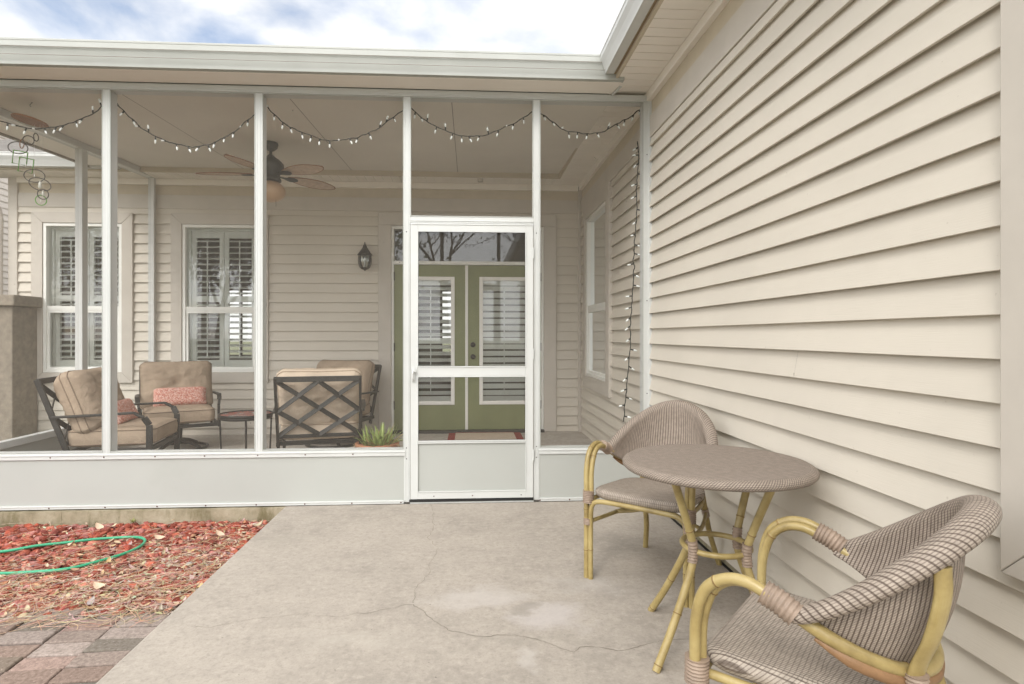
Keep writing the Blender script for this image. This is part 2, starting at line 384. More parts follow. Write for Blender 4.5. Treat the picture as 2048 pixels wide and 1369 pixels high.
# lava rock
ico=bmesh.new(); bmesh.ops.create_icosphere(ico,subdivisions=1,radius=1); IV=[v.co.copy() for v in ico.verts]; IF=[[v.index for v in f.verts] for f in ico.faces]; ico.free()
ico=bmesh.new(); bmesh.ops.create_icosphere(ico,subdivisions=2,radius=1); IV2=[v.co.copy() for v in ico.verts]; IF2=[[v.index for v in f.verts] for f in ico.faces]; ico.free()
def rock(m,c,s,col):
    q=Matrix.Rotation(random.random()*6.28,3,Vector((random.gauss(0,1),random.gauss(0,1),random.gauss(0,1))).normalized())
    sc=Vector((random.uniform(.75,1.35),random.uniform(.7,1.1),random.uniform(.5,.85)))
    n=len(m.v); seed=Vector((random.random()*99,random.random()*99,0)); m.col=col
    for v in IV2:
        r=1+.42*noise.noise(v*1.1+seed)+.16*noise.noise(v*3+seed)
        p=q@Vector((v.x*sc.x,v.y*sc.y,v.z*sc.z))*(s*r); m.v.append((c[0]+p.x,c[1]+p.y,c[2]+p.z*.8))
    for f in IF2: m.face([n+i for i in f])
m=MB(); pal=[(.33,.075,.045),(.26,.055,.035),(.40,.11,.07),(.46,.17,.12),(.30,.085,.07),(.38,.15,.13),(.20,.045,.03)]
for i in range(6000):
    x=random.uniform(-4.6,SLX-.02); y=random.uniform(2.72,YS-.04)
    if x<-3.9 and random.random()<.6: continue
    s=random.choice([.013,.017,.021,.025,.030])*random.uniform(.8,1.2)
    c=random.choice(pal); k=random.uniform(.75,1.35)
    rock(m,(x,y,bedz(x,y)+random.uniform(-.004,.016)),s,tuple(min(1,q*k) for q in c))
tag(m.build('lava_rock','rock'),'red lava rock covering the garden bed left of the patio','rock',kind='stuff')
# leaf litter
def leafm(m,c,L,W,rz,col,curl,tilt):
    m.col=col; n=7; rows=[]
    Rm=Matrix.Rotation(rz,3,'Z')@Matrix.Rotation(tilt,3,'X')@Matrix.Rotation(random.uniform(-.5,.5),3,'Y')
    for i in range(n):
        t=i/(n-1); w=W*math.sin(PI*min(1,t*.94+.03))**.8*.5; row=[]
        for k in (-1,0,1):
            p=Vector(((t-.5)*L,k*w,curl*(abs(k)*.35*W+ (t-.5)**2*L*1.2)))
            row.append(Vector(c)+Rm@p)
        rows.append(row)
    m.grid(rows)
m=MB(); tans=[(.52,.38,.26),(.44,.29,.18),(.52,.40,.29),(.36,.22,.14),(.54,.45,.36),(.50,.33,.24)]
def dens(x,y): # thicker litter toward the slab / pavers
    a=(x+3.4)/2.1; b=(3.95-y)/1.1; return max(.06,min(1,a*.55+b*.6-.25))
cnt=0
while cnt<1500:
    x=random.uniform(-3.6,SLX-.01); y=random.uniform(2.68,YS-.05)
    if random.random()>dens(x,y): continue
    cnt+=1; L=random.uniform(.018,.050)*(1.6 if random.random()<.03 else 1)
    leafm(m,(x,y,bedz(x,y)+random.uniform(.016,.034)),L,L*random.uniform(.28,.5),random.random()*6.28,tuple(q*random.uniform(.8,1.15) for q in random.choice(tans)),random.uniform(-1,1),random.uniform(-.5,.5))
for px,py in [(200,1052),(320,1077),(440,1068),(200,1190),(145,1090)]:
    q=B(px,py,z=-.05); L=random.uniform(.06,.085); leafm(m,(q.x,q.y,bedz(q.x,q.y)+.04),L,L*.5,random.uniform(-.6,.6),(.56,.42,.31),.6,.3)
tag(m.build('leaf_litter','leaf'),'dry tan leaves scattered over the red rock','leaves',kind='stuff')
m=MB(); cnt=0
while cnt<2600:
    x=random.uniform(-3.6,SLX+.02); y=random.uniform(2.6,YS-.05)
    if random.random()>dens(x,y)*.9: continue
    cnt+=1; L=random.uniform(.06,.16); a=random.gauss(.5,1.1); cx=random.uniform(-.02,.02)
    z=bedz(x,y)+random.uniform(.022,.042); d=Vector((math.cos(a),math.sin(a),0)); s=Vector((-d.y,d.x,0))
    P=[Vector((x,y,z))+d*(L*(t-.5))+s*(cx*(1-4*(t-.5)**2))+Vector((0,0,.01*random.uniform(-.5,1.)*(t-.5))) for t in (0,.25,.5,.75,1)]
    if P[0].x>SLX or P[-1].x>SLX: continue
    m.col=tuple(q*random.uniform(.75,1.15) for q in random.choice([(.46,.33,.23),(.36,.23,.15),(.55,.43,.32)])); w=.0010
    rows=[[p-s*w,p+Vector((0,0,.0010)),p+s*w] for p in P]; m.grid(rows)
tag(m.build('pine_needles','leaf'),'brown pine needles strewn over the garden bed','pine needles',kind='stuff')
# pavers
m=MB(); ang=R(2.5); pcols=[(.35,.26,.215),(.42,.305,.26),(.36,.29,.25),(.29,.255,.215),(.45,.34,.29),(.31,.25,.20),(.42,.35,.31),(.26,.24,.21)]
o0=Vector((SLX-.02,2.80)); ca,sa=math.cos(ang),math.sin(ang)
def paver(m,x0,x1,y0,y1,zt,col):
    m.col=col; e=.006; cx,cy=(x0+x1)/2,(y0+y1)/2; jr=random.gauss(0,.008); tx,ty=random.gauss(0,.012),random.gauss(0,.015)
    def loc(x,y,z):
        x+= (y-cy)*-jr; y+=(x-cx)*jr; z+= (x-cx)*tx+(y-cy)*ty
        return Vector((o0.x+x*ca-y*sa,o0.y+x*sa+y*ca,z))
    rings=[]
    for ins,z in ((0,-.08),(0,-.006),(.002,-.002),(.006,0)):
        rings.append([(x0+ins,y0+ins,z),(x1-ins,y0+ins,z),(x1-ins,y1-ins,z),(x0+ins,y1-ins,z)])
    # subdivide edges for chips
    def edge(r):
        o=[]
        for i in range(4):
            a=Vector(r[i]);b=Vector(r[(i+1)%4])
            for k in range(8):
                p=a.lerp(b,k/8); j=noise.noise(Vector((p.x*40+x0*13,p.y*40+y0*7,0)))*.003
                o.append(Vector((p.x+j,p.y+j,p.z)))
        return o
    rows=[[loc(p.x,p.y,zt+p.z) for p in edge(r)] for r in rings]
    m.grid(rows,False,True,smooth=False)
    m.poly(rows[-1])
for j in range(14):
    for i in range(-1,22):
        x1=-i*.203+random.uniform(-.002,.002)+.10*(0); x0=x1-.196; y1=-j*.1025; y0=y1-.0965
        X1=o0.x+x1*ca-y1*sa
        # clip to the slab edge
        lim=(SLX-.006-o0.x+ (y0+y1)/2*sa)/ca
        if x0>lim-.03: continue
        x1=min(x1,lim)
        zt=-.018+random.uniform(-.006,.006)-.02*max(0,(i-3))/10
        k=random.uniform(.85,1.12); paver(m,x0,x1,y0,y1,zt,tuple(q*k*.80 for q in random.choice(pcols)))
tag(m.build('paver_path','paver'),kind='structure')
g=MB(); g.box(-7,SLX-.001,1.0,2.83,-.14,-.045); tag(g.build('paver_sand','soil'),kind='structure')
# hose
hp=[(-90,1110),(0,1103),(80,1090),(160,1079),(220,1072),(262,1070),(283,1073),(290,1080),(280,1092),(255,1106),(200,1125),(140,1142),(80,1150),(0,1153),(-70,1151)]
P=[]
for px,py in hp:
    q=B(px,py,z=-.045); P.append(Vector((q.x,q.y,bedz(q.x,q.y)+.036)))
P=spline(P,10); P=[p+Vector((0,0,.005*noise.noise(p*5))) for p in P]
m=MB(); m.tube(P,.0085,12); h=m.build('garden_hose','hose'); tag(h,'green garden hose looped on the red rock bed','hose')
# weed by the foundation
q=B(265,1036,y=YS-.06); m=MB()
for i in range(16):
    a=random.random()*6.28; L=random.uniform(.02,.045); m.col=(.22,.24,.05)
    d=Vector((math.cos(a),math.sin(a)*.6,random.uniform(.4,1.3))).normalized(); s=d.cross(Vector((0,0,1))).normalized()*.004
    b=Vector((q.x+random.uniform(-.02,.02),q.y,-.085)); m.grid([[b-s*.3,b+s*.3],[b+d*L*.6-s,b+d*L*.6+s],[b+d*L,b+d*L+s*.1]])
tag(m.build('weed','aloe'),'small yellow green weed growing against the concrete foundation','weed')

# ================================================================ HOUSE
HL=Vector((XW,YB,0)); house=empty('house',HL); tag(house,'beige vinyl sided house with sage green french doors and shuttered windows','house')
def hp_(m,name,mat,parent=None,bevel=0,label=None):
    o=m.build(name,mat,parent or house,off=HL,bevel=bevel)
    if label:o['label']=label
    return o
Tb=lambda u,d,z:(u,YB+d,z)          # back wall: d<0 is outward
Tr=lambda u,d,z:(XW+d,u,z)          # side wall
LAPZ=2.546-30*.1143                 # a course bottom level
def siding(m,T,a0,a1,z0,z1,openings,pr=.024,pitch=.1143,zb=LAPZ):
    k=math.floor((z0-zb)/pitch)
    while True:
        b=zb+k*pitch; t_=b+pitch; k+=1
        if b>=z1: break
        segs=[(a0,a1,max(b,z0),min(t_,z1))]
        for (o0_,o1_,oz0,oz1) in openings:
            ns=[]
            for (s0,s1,c0,c1) in segs:
                if o1_<=s0 or o0_>=s1 or oz1<=c0 or oz0>=c1: ns.append((s0,s1,c0,c1)); continue
                if o0_>s0: ns.append((s0,o0_,c0,c1))
                if o1_<s1: ns.append((o1_,s1,c0,c1))
                p,q=max(s0,o0_),min(s1,o1_)
                if c0<oz0: ns.append((p,q,c0,oz0))
                if c1>oz1: ns.append((p,q,oz1,c1))
            segs=ns
        for (s0,s1,c0,c1) in segs:
            if c1-c0<.002: continue
            D=lambda z:-pr*(1-(z-b)/pitch)-.002
            n=1 if s1-s0<.8 else int((s1-s0)/.4)
            pp=pr if k%2 else pr*.9
            def D(z): return -pp*(1-(z-b)/pitch)-.002
            lap=abs(c0-b)<1e-4; up=.016 if (abs(c1-t_)<1e-4 and t_<z1-.02) else 0
            if lap and k%2: prof=[(-.0045,c0+.020),(D(c0)+.012,c0+.020),(D(c0)+.012,c0+.001),(D(c0)+.0015,c0),(D(c0),c0+.0016),(D(c1),c1)]
            elif lap: prof=[(-.0035,c0+.005),(D(c0)+.0015,c0),(D(c0),c0+.0016),(D(c1),c1)]
            else: prof=[(0.002,c0),(D(c0),c0),(D(c1),c1)]
            if up: prof.append((-.0015,c1+up))
            rows=[]
            for i in range(n+1):
                a=s0+(s1-s0)*i/n; wob=.0010*noise.noise(Vector((a*1.7,b*9,0)))
                rows.append([T(a,d+ (wob if j else 0),z+(wob*.8)) for j,(d,z) in enumerate(prof)])
            m.grid(rows,smooth=False)
# geometry of the openings
def bx(px,py=600): return B(px,py,y=YB).x
def bz(px,py): return B(px,py,y=YB).z
W1=(bx(90),bx(247),bz(90,745),bz(90,447)); W2=(bx(367),bx(517),bz(367,745),bz(367,450))
DR=(bx(783),bx(1087),FZ,bz(783,452))
WR=(5.63,6.61,.78,2.573)       # porch side window
WN=(.25,1.27,.755,2.45)        # nearest window of side wall (mostly out of frame)
m=MB(); siding(m,Tb,-5.2,XW-.03,.02,2.73,[(a-.01,b+.01,c-.01 if c>.2 else -1,d+.01) for a,b,c,d in (W1,W2,DR)])
hp_(m,'back_wall','siding')
m=MB(); siding(m,Tr,-1.5,YB-.03,.045,2.725,[(a-.01,b+.01,c-.01,d+.01) for a,b,c,d in (WR,WN)])
hp_(m,'side_wall','siding')
# weep joint in siding is just a hairline; foundation strip below siding
m=MB(); m.box(XW-.004,XW+.02,-1.5,YS-.02,-.1,.044); hp_(m,'wall_base','found')
m=MB(); m.box(XW-.02,XW-.005,-1.5,YS-.02,.001,.006); hp_(m,'base_gap','black')
for (yy,k_) in ((3.05,4),(2.35,17),(3.62,12),(1.95,9)):
    z0_=LAPZ+k_*.1143; m=MB(); m.box(XW-.0235,XW-.0205,yy,yy+.0012,z0_+.002,z0_+.02); m.v=[(p[0]+ (0),p[1],p[2]) for p in m.v]
    n0=len(m.v); m.poly([(XW-.0236,yy,z0_+.002),(XW-.0236,yy+.0014,z0_+.002),(XW-.0045,yy+.0014,z0_+.111),(XW-.0045,yy,z0_+.111)]); hp_(m,'siding_joint','seam')
# frieze boards
for T,a0,a1,nm in ((Tb,-5.2,XW-.05,'frieze_board'),(Tr,-1.5,YB-.05,'frieze_board')):
    m=MB(); m.box(a0,a1,-.022,.0,2.727,2.888,T); hp_(m,nm,'trim',bevel=.002)
    m=MB(); m.box(a0,a1,-.008,.0,2.89,3.045,T); hp_(m,'upper_frieze','tan')
    m=MB(); m.box(a0,a1,-.045,.0,3.0,3.068,T); hp_(m,'soffit_channel','soffit',bevel=.003)
# inside corner trim and outside corner
m=MB(); m.box(XW-.05,XW-.022,YB-.05,YB,.04,3.0); m.box(XW-.0215,XW,YB-.05,YB-.022,.04,3.0); hp_(m,'corner_trim','trim',bevel=.004)
m=MB(); m.box(-5.30,-5.2,YB-.035,YB+.0,0,3.06); hp_(m,'corner_trim','trim',bevel=.004)
# window builder
def rect_frame(m,a0,a1,z0,z1,w,d0,d1,T,wb=None,wt=None):
    wb=w if wb is None else wb; wt=w if wt is None else wt
    m.box(a0,a0+w,d0,d1,z0,z1,T); m.box(a1-w,a1,d0,d1,z0,z1,T)
    m.box(a0+w,a1-w,d0,d1,z0,z0+wb,T); m.box(a0+w,a1-w,d0,d1,z1-wt,z1,T)
def mitre(m,a0,a1,z0,z1,w,d0,d1,T):
    O=[(a0,z0),(a1,z0),(a1,z1),(a0,z1)]; I=[(a0+w,z0+w),(a1-w,z0+w),(a1-w,z1-w),(a0+w,z1-w)]
    gp=.0012
    for i in range(4):
        j=(i+1)%4; n=len(m.v)
        A,Bq,C,D=[Vector(q) for q in (O[i],O[j],I[j],I[i])]
        e=(Bq-A).normalized()*gp; A=A+e;Bq=Bq-e;C=C-e;D=D+e
        for d in (d0,d1):
            for p in (A,Bq,C,D): m.v.append(T(p.x,d,p.y))
        for f in ((0,1,2,3),(4,7,6,5),(0,4,5,1),(1,5,6,2),(2,6,7,3),(3,7,4,0)): m.face([n+k for k in f])
def shutter(par,T,a0,a1,z0,z1,d,tilt,pitch=.068,sw=.05,name='shutter'):
    m=MB(); rect_frame(m,a0,a1,z0,z1,sw,d,d+.028,T,.09,.09)
    zm=(z0+z1)/2; segs=[(z0+.09,z1-.09)] if z1-z0<1.2 else [(z0+.09,zm-.035),(zm+.035,z1-.09)]
    if len(segs)==2: m.box(a0+sw,a1-sw,d,d+.028,zm-.035,zm+.035,T)
    for s0,s1 in segs:
        n=max(1,int((s1-s0)/pitch)); p=(s1-s0)/n
        for i in range(n):
            zc=s0+(i+.5)*p; c,s=math.cos(tilt)*.031,math.sin(tilt)*.031; tx,tz=-math.sin(tilt)*.0045,math.cos(tilt)*.0045
            q=[(d+.014-c+tx,zc-s+tz),(d+.014-c-tx,zc-s-tz),(d+.014+c-tx,zc+s-tz),(d+.014+c+tx,zc+s+tz)]
            n0=len(m.v)
            for a in (a0+sw+.002,a1-sw-.002):
                for (dd,zz) in q: m.v.append(T(a,dd,zz))
            for f in ((0,1,5,4),(1,2,6,5),(2,3,7,6),(3,0,4,7),(0,3,2,1),(4,5,6,7)): m.face([n0+k for k in f])
    m.box((a0+a1)/2-.006,(a0+a1)/2+.006,d-.022,d-.012,z0+.12,z1-.12,T)
    return hp_(m,name,'shut',par)
def window(T,a0,a1,z0,z1,cw=.125,tilt=R(18),label=None):
    fz=.035
    m=MB(); rect_frame(m,a0,a1,z0,z1,fz,-.032,.06,T)
    zm=z0+(z1-z0)*.43
    m.box(a0+fz,a1-fz,-.022,.03,zm-.025,zm+.025,T)
    rect_frame(m,a0+fz,a1-fz,z0+fz,zm-.025,.028,-.018,.02,T)
    w=hp_(m,'window','vinyl',bevel=.0025,label=label)
    m=MB(); mitre(m,a0-cw,a1+cw,z0-cw,z1+cw,cw-.002,-.045,0.0,T); hp_(m,'casing','trim',w,bevel=.003)
    m=MB(); 
    m.poly([T(a0+fz,.012,zm+.025),T(a1-fz,.012,zm+.025),T(a1-fz,.012,z1-fz),T(a0+fz,.012,z1-fz)])
    hp_(m,'upper_pane','glass',w)
    m=MB(); m.poly([T(a0+fz+.028,.001,z0+fz+.028),T(a1-fz-.028,.001,z0+fz+.028),T(a1-fz-.028,.001,zm-.053),T(a0+fz+.028,.001,zm-.053)])
    hp_(m,'lower_pane','glass',w)
    am=(a0+a1)/2
    shutter(w,T,a0+.06,am-.004,z0+.05,z1-.05,.085,tilt); shutter(w,T,am+.004,a1-.06,z0+.05,z1-.05,.085,tilt)
    m=MB(); rect_frame(m,a0-.01,a1+.01,z0-.01,z1+.01,.068,.062,.15,T); hp_(m,'jamb','shut',w)
    return w
window(Tb,*W1,cw=.125,label='left double hung window with white shutters behind the glass')
window(Tb,*W2,cw=.125,label='double hung window beside the lantern wall with white shutters')
window(Tr,*WR,cw=.14,tilt=R(35),label='double hung window in the porch side wall')
window(Tr,*WN,cw=.115,label='window casing at the right edge of the patio wall')
# french doors
a0,a1,z0,z1=DR
dtop=bz(860,530); tb=bz(860,525)
m=MB(); cw=.15
m.box(a0-cw,a0,-.045,0,FZ+.002,z1,Tb); m.box(a1,a1+cw,-.045,0,FZ+.002,z1,Tb); m.box(a0-cw,a1+cw,-.045,0,z1+.001,z1+cw,Tb)
hp_(m,'door_casing','trim',bevel=.003)
m=MB(); m.box(a0+.001,a0+.03,-.02,.12,FZ,z1,Tb); m.box(a1-.03,a1-.001,-.02,.12,FZ,z1,Tb); m.box(a0+.03,a1-.03,-.02,.12,z1-.04,z1-.001,Tb); m.box(a0+.03,a1-.03,-.02,.12,tb-.03,tb+.012,Tb)
jb=hp_(m,'door_frame','vinyl',bevel=.002)
m=MB(); m.poly([Tb(a0+.03,.03,tb+.012),Tb(a1-.03,.03,tb+.012),Tb(a1-.03,.03,z1-.04),Tb(a0+.03,.03,z1-.04)]); hp_(m,'transom_pane','glass',jb)
m=MB(); m.box(a0,a1,-.10,.05,FZ+.001,FZ+.028,Tb); hp_(m,'threshold','ring',jb)
am=bx(934)
def gdoor(d0,d1,tilt,right):
    zt=tb-.034; zb=FZ+.03
    gz0,gz1=bz(880,808),bz(880,556)
    s=.155
    g0,g1=d0+s,d1-s
    m=MB(); m.box(d0,g0,.0,.045,zb,zt,Tb); m.box(g1,d1,.0,.045,zb,zt,Tb); m.box(g0,g1,.0,.045,zb,gz0,Tb); m.box(g0,g1,.0,.045,gz1,zt,Tb)
    d=hp_(m,'french_door','door',label='right hand green french door with knob and deadbolt' if right else 'left hand green french door')
    m=MB(); rect_frame(m,g0-.012,g1+.012,gz0-.012,gz1+.012,.045,-.014,-.0005,Tb); hp_(m,'glazing_frame','shut',d,bevel=.003)
    m=MB(); m.poly([Tb(g0,.01,gz0),Tb(g1,.01,gz0),Tb(g1,.01,gz1),Tb(g0,.01,gz1)]); hp_(m,'door_pane','glass',d)
    shutter(d,Tb,g0-.01,g1+.01,gz0-.005,gz1+.005,.048,tilt,.075,.035,'door_shutter')
    if right:
        for nm,pz in (('door_knob',714),('deadbolt',690)):
            c=B(946,pz,y=YB-.01); m=MB()
            prof=[(.001,-.0),(.029,-.0),(.031,-.006),(.026,-.012),(.012,-.018),(.011,-.035),(.024,-.045),(.027,-.056),(.020,-.066),(.001,-.069)] if nm=='door_knob' else [(.001,0),(.03,0),(.032,-.008),(.026,-.02),(.001,-.024)]
            rows=[[Vector((c.x+r*math.cos(2*PI*k/20),YB+y,c.z+r*math.sin(2*PI*k/20))) for k in range(20)] for r,y in prof]
            m.grid(rows,False,True); hp_(m,nm,'dark',d)
    hz=d1-.0 if right else d0
    for z in (.35,1.05,1.9):
        m=MB(); m.tube([(hz,YB-.012,z),(hz,YB-.012,z+.10)],.009,8); hp_(m,'door_hinge','ring',d)
gdoor(a0+.032,am-.006,R(34),False); gdoor(am+.006,a1-.032,R(66),True)
m=MB(); m.box(am-.022,am+.012,-.012,-.0015,FZ+.03,tb-.034,Tb); hp_(m,'astragal','vinyl',jb,bevel=.003)
# soffits: back wall and side wall overhang, boards across
OX=1.06; OY=6.70; SZ=3.07
m=MB(); y=-1.5
while y<OY-.05:
    m.box(OX,XW-.04,y,y+.094,SZ,SZ+.012); y+=.10
m.box(OX,XW-.0,-1.5,OY,SZ+.013,SZ+.02); hp_(m,'side_soffit','soffit',bevel=.0015)
m=MB(); x=-5.7
while x<OX-.02:
    m.box(x,x+.094,OY,YB-.04,SZ,SZ+.012); x+=.10
m.box(-5.8,XW,OY+.001,YB+.1,SZ+.013,SZ+.02); m.box(OX+.001,XW-.04,OY+.001,YB-.04,SZ-.0005,SZ+.012)
hp_(m,'back_soffit','soffit',bevel=.0015)
m=MB(); m.box(-5.8,OX-.0,OY-.02,OY,SZ-.01,SZ+.17); hp_(m,'back_fascia','tan',bevel=.002)
m=MB(); m.box(OX-.022,OX-.001,-1.5,OY-.021,SZ-.01,SZ+.17); hp_(m,'side_fascia','tan',bevel=.002)
m=MB(); m.box(OX-.038,OX-.024,-1.5,YS-.26,SZ+.012,SZ+.15); hp_(m,'fascia_shadow_strip','brown')  # brown strip colours in the shade of the gap between fascia and gutter
# K style gutter profile
def gutter(m,T,a0,a1,zb,h,w):
    prof=[(0,h),(0,0),(-w*.62,0),(-w*.66,h*.12),(-w*.80,h*.42),(-w*.97,h*.70),(-w*.97,h*.90),(-w,h*.92),(-w,h),(-w*.86,h),(-w*.86,h*.97),(-w*.955,h*.90),(-w*.93,h*.70),(-w*.76,h*.44),(-w*.60,.004),(-.004,.004)]
    rows=[[T(a,d,zb+z) for d,z in prof] for a in (a0,a1)]
    m.grid(rows,False,True,smooth=False)
    for a in (a0,a1): 
        m.poly([T(a,d,zb+z) for d,z in [(0,h),(0,0),(-w*.62,0),(-w*.66,h*.12),(-w*.80,h*.42),(-w*.97,h*.70),(-w,h)]])
m=MB(); gutter(m,lambda u,d,z:(OX-.04+d,u,z),-1.5,YS-.265,SZ+.012,.14,.10); hp_(m,'side_gutter','white')
m=MB(); gutter(m,lambda u,d,z:(u,OY-.022+d,z),-5.8,XL-.2,SZ+.012,.14,.125); hp_(m,'back_gutter','white')
# roofs
m=MB(); m.poly([(OX-.06,-1.5,SZ+.16),(OX-.06,OY-.02,SZ+.16),(6,OY+2,SZ+2.5),(6,-1.5,SZ+2.5)]); m.poly([(-5.9,OY-.06,SZ+.16),(OX,OY-.06,SZ+.16),(6,12,SZ+2.6),(-5.9,12,SZ+2.6)]); hp_(m,'roof','shingle')
# interior behind the glass
m=MB(); Y2=12.0; zc=2.72
m.poly([(-5.2,YB+.16,zc),(5,YB+.16,zc),(5,Y2,zc),(-5.2,Y2,zc)]); m.poly([(XW+.2,-1.5,zc),(5,-1.5,zc),(5,YB+.16,zc),(XW+.2,YB+.16,zc)])
m.poly([(-5.2,YB+.1,0),(-5.2,Y2,0),(-5.2,Y2,zc),(-5.2,YB+.1,zc)]); m.poly([(5,-1.5,0),(5,Y2,0),(5,Y2,zc),(5,-1.5,zc)])
m.poly([(XW+.03,-1.5,0),(5,-1.5,0),(5,-1.5,zc),(XW+.03,-1.5,zc)])
ops=[(-4.95,-4.25,.85,2.15),(-.55,.15,.85,2.15),(2.5,3.6,.9,2.1)]
xs=[-5.2]+[q for o in ops for q in o[:2]]+[5]
for i in range(0,len(xs)-1):
    if i%2==0: m.box(xs[i],xs[i+1],Y2,Y2+.1,0,zc)
    else:
        o=ops[i//2]; m.box(xs[i],xs[i+1],Y2,Y2+.1,0,o[2]); m.box(xs[i],xs[i+1],Y2,Y2+.1,o[3],zc)
        m.box((xs[i]+xs[i+1])/2-.02,(xs[i]+xs[i+1])/2+.02,Y2+.03,Y2+.05,o[2],o[3]); m.box(xs[i],xs[i+1],Y2+.031,Y2+.049,(o[2]+o[3])/2-.02,(o[2]+o[3])/2+.02)
hp_(m,'interior_walls','room')
m=MB(); m.box(-5.2,5,YB+.11,Y2,.0,.06); m.box(XW+.1,5,-1.5,YB+.11,0,.06); hp_(m,'interior_floor','roomf')
# walls behind siding so no light leaks: exterior sheathing around openings
def sheath(m,T,a0,a1,z0,z1,ops,d0,d1):
    ops=sorted(ops); c=a0
    for o in ops:
        m.box(c,o[0]-.01,d0,d1,z0,z1,T); 
        if o[2]>z0+.02: m.box(o[0]-.01,o[1]+.01,d0,d1,z0,o[2]-.01,T)
        m.box(o[0]-.01,o[1]+.01,d0,d1,o[3]+.01,z1,T); c=o[1]+.01
    m.box(c,a1,d0,d1,z0,z1,T)
m=MB(); sheath(m,Tb,-5.2,XW-.001,0.03,3.06,[W1,W2,DR],.001,.06); hp_(m,'back_sheathing','room')
m=MB(); sheath(m,Tr,-1.5,YB-.001,0.03,3.06,[WR,WN],.001,.06); hp_(m,'side_sheathing','room')
# tiny sensor on the soffit
q=B(961,361,z=SZ-.02); m=MB(); m.box(q.x-.03,q.x+.03,q.y-.02,q.y+.02,SZ-.04,SZ-.001); hp_(m,'motion_sensor','trim',bevel=.006)

# ================================================================ SCREENED PORCH
PL=Vector((XL,YS,0)); porch=empty('screened_porch',PL); tag(porch,'white aluminium screened porch with kick panels and flat roof attached to the house','porch')
def pp(m,name,mat,parent=None,bevel=0,label=None):
    o=m.build(name,mat,parent or porch,off=PL,bevel=bevel)
    if label:o['label']=label
    return o
def sx(px): return B(px,600,y=YS).x
def sz(px,py): return B(px,py,y=YS).z
PD=.095
ZT=sz(1000,203); ZR0=sz(600,903); ZR1=sz(600,916); 
ZR0=.40; ZTOP=2.995
posts=[(sx(206),sx(219)),(sx(511),sx(524)),(sx(808),sx(820)),(sx(1067),sx(1079)),(sx(1287),XW-.018)]
def post_mb(a,b,y0=YS,y1=YS+PD,z0=.012,z1=ZTOP):
    m=MB(); m.box(a,b,y0,y1,z0,z1); w=b-a
    m.box(a+w*.22,a+w*.30,y0-.003,y0+.0,z0,z1); m.box(b-w*.30,b-w*.22,y0-.003,y0+.0,z0,z1)
    return m
for i,(a,b) in enumerate(posts): pp(post_mb(a,b,z0=.012 if i in (2,3,4) else ZR0-.05),'post','white',bevel=.002)
pp(post_mb(XL-.06,XL,z0=.0),'post','white',bevel=.002)
# side wall posts and rails
for y0,y1 in ((5.71,5.79),(6.96,7.0)): 
    m=MB(); m.box(XL-.066,XL,y0,y1,FZ,2.995+.05*(y0-YS)-.06); pp(m,'post','white',bevel=.002)
def ceilz(y): return 2.995+.05*(y-YS)
m=MB()
n=len(m.v); y0,y1=YS+PD,YB
for x in (XL-.09,XL+.0):
    m.v+=[(x,y0,ceilz(y0)-.06),(x,y1,ceilz(y1)-.06),(x,y1,ceilz(y1)),(x,y0,ceilz(y0))]
for f in ((0,1,2,3),(4,7,6,5),(0,4,5,1),(1,5,6,2),(2,6,7,3),(3,7,4,0)): m.face([n+k for k in f])
pp(m,'side_header','white',bevel=.004)
m=MB(); n=0
m.v+=[(x,y,ceilz(y)+dz) for dz in (-.012,.0) for y in (YS-.2,OY-.03) for x in (-4.14,XL-.091)]
for f in ((0,2,3,1),(4,5,7,6),(0,1,5,4),(2,6,7,3),(0,4,6,2),(1,3,7,5)): m.face(f)
pp(m,'side_overhang','soffit')
m=MB(); m.v+=[(x,y,ceilz(y)+dz) for dz in (-.03,.15) for y in (YS-.2,OY-.03) for x in (-4.17,-4.141)]
for f in ((0,2,3,1),(4,5,7,6),(0,1,5,4),(2,6,7,3),(0,4,6,2),(1,3,7,5)): m.face(f)
pp(m,'side_roof_edge','seam')
m=MB(); m.box(XL-.066,XL,YS+PD,YB-.04,.345,.40); pp(m,'side_rail','white',bevel=.002)
m=MB(); m.box(XL-.045,XL-.03,YS+PD,YB-.04,FZ,.345); pp(m,'side_kick_panel','panel')
m=MB(); m.poly([(XL-.03,YS+PD,.40),(XL-.03,5.71,.40),(XL-.03,5.71,3.0),(XL-.03,YS+PD,2.94)]); pp(m,'screen_panel','screen')
m=MB(); m.poly([(XL-.03,5.79,.40),(XL-.03,6.96,.40),(XL-.03,6.96,3.05),(XL-.03,5.79,3.01)]); pp(m,'screen_panel','screen')
# header rail across the front
m=MB(); m.box(XL-.06,XW-.018,YS-.004,YS+PD,ZTOP+.001,3.045); m.box(XL-.06,XW-.018,YS-.009,YS-.0045,3.012,3.022); m.box(XL-.06,XW-.018,YS-.009,YS-.0045,ZTOP+.001,ZTOP+.007); pp(m,'header_beam','white',bevel=.002)
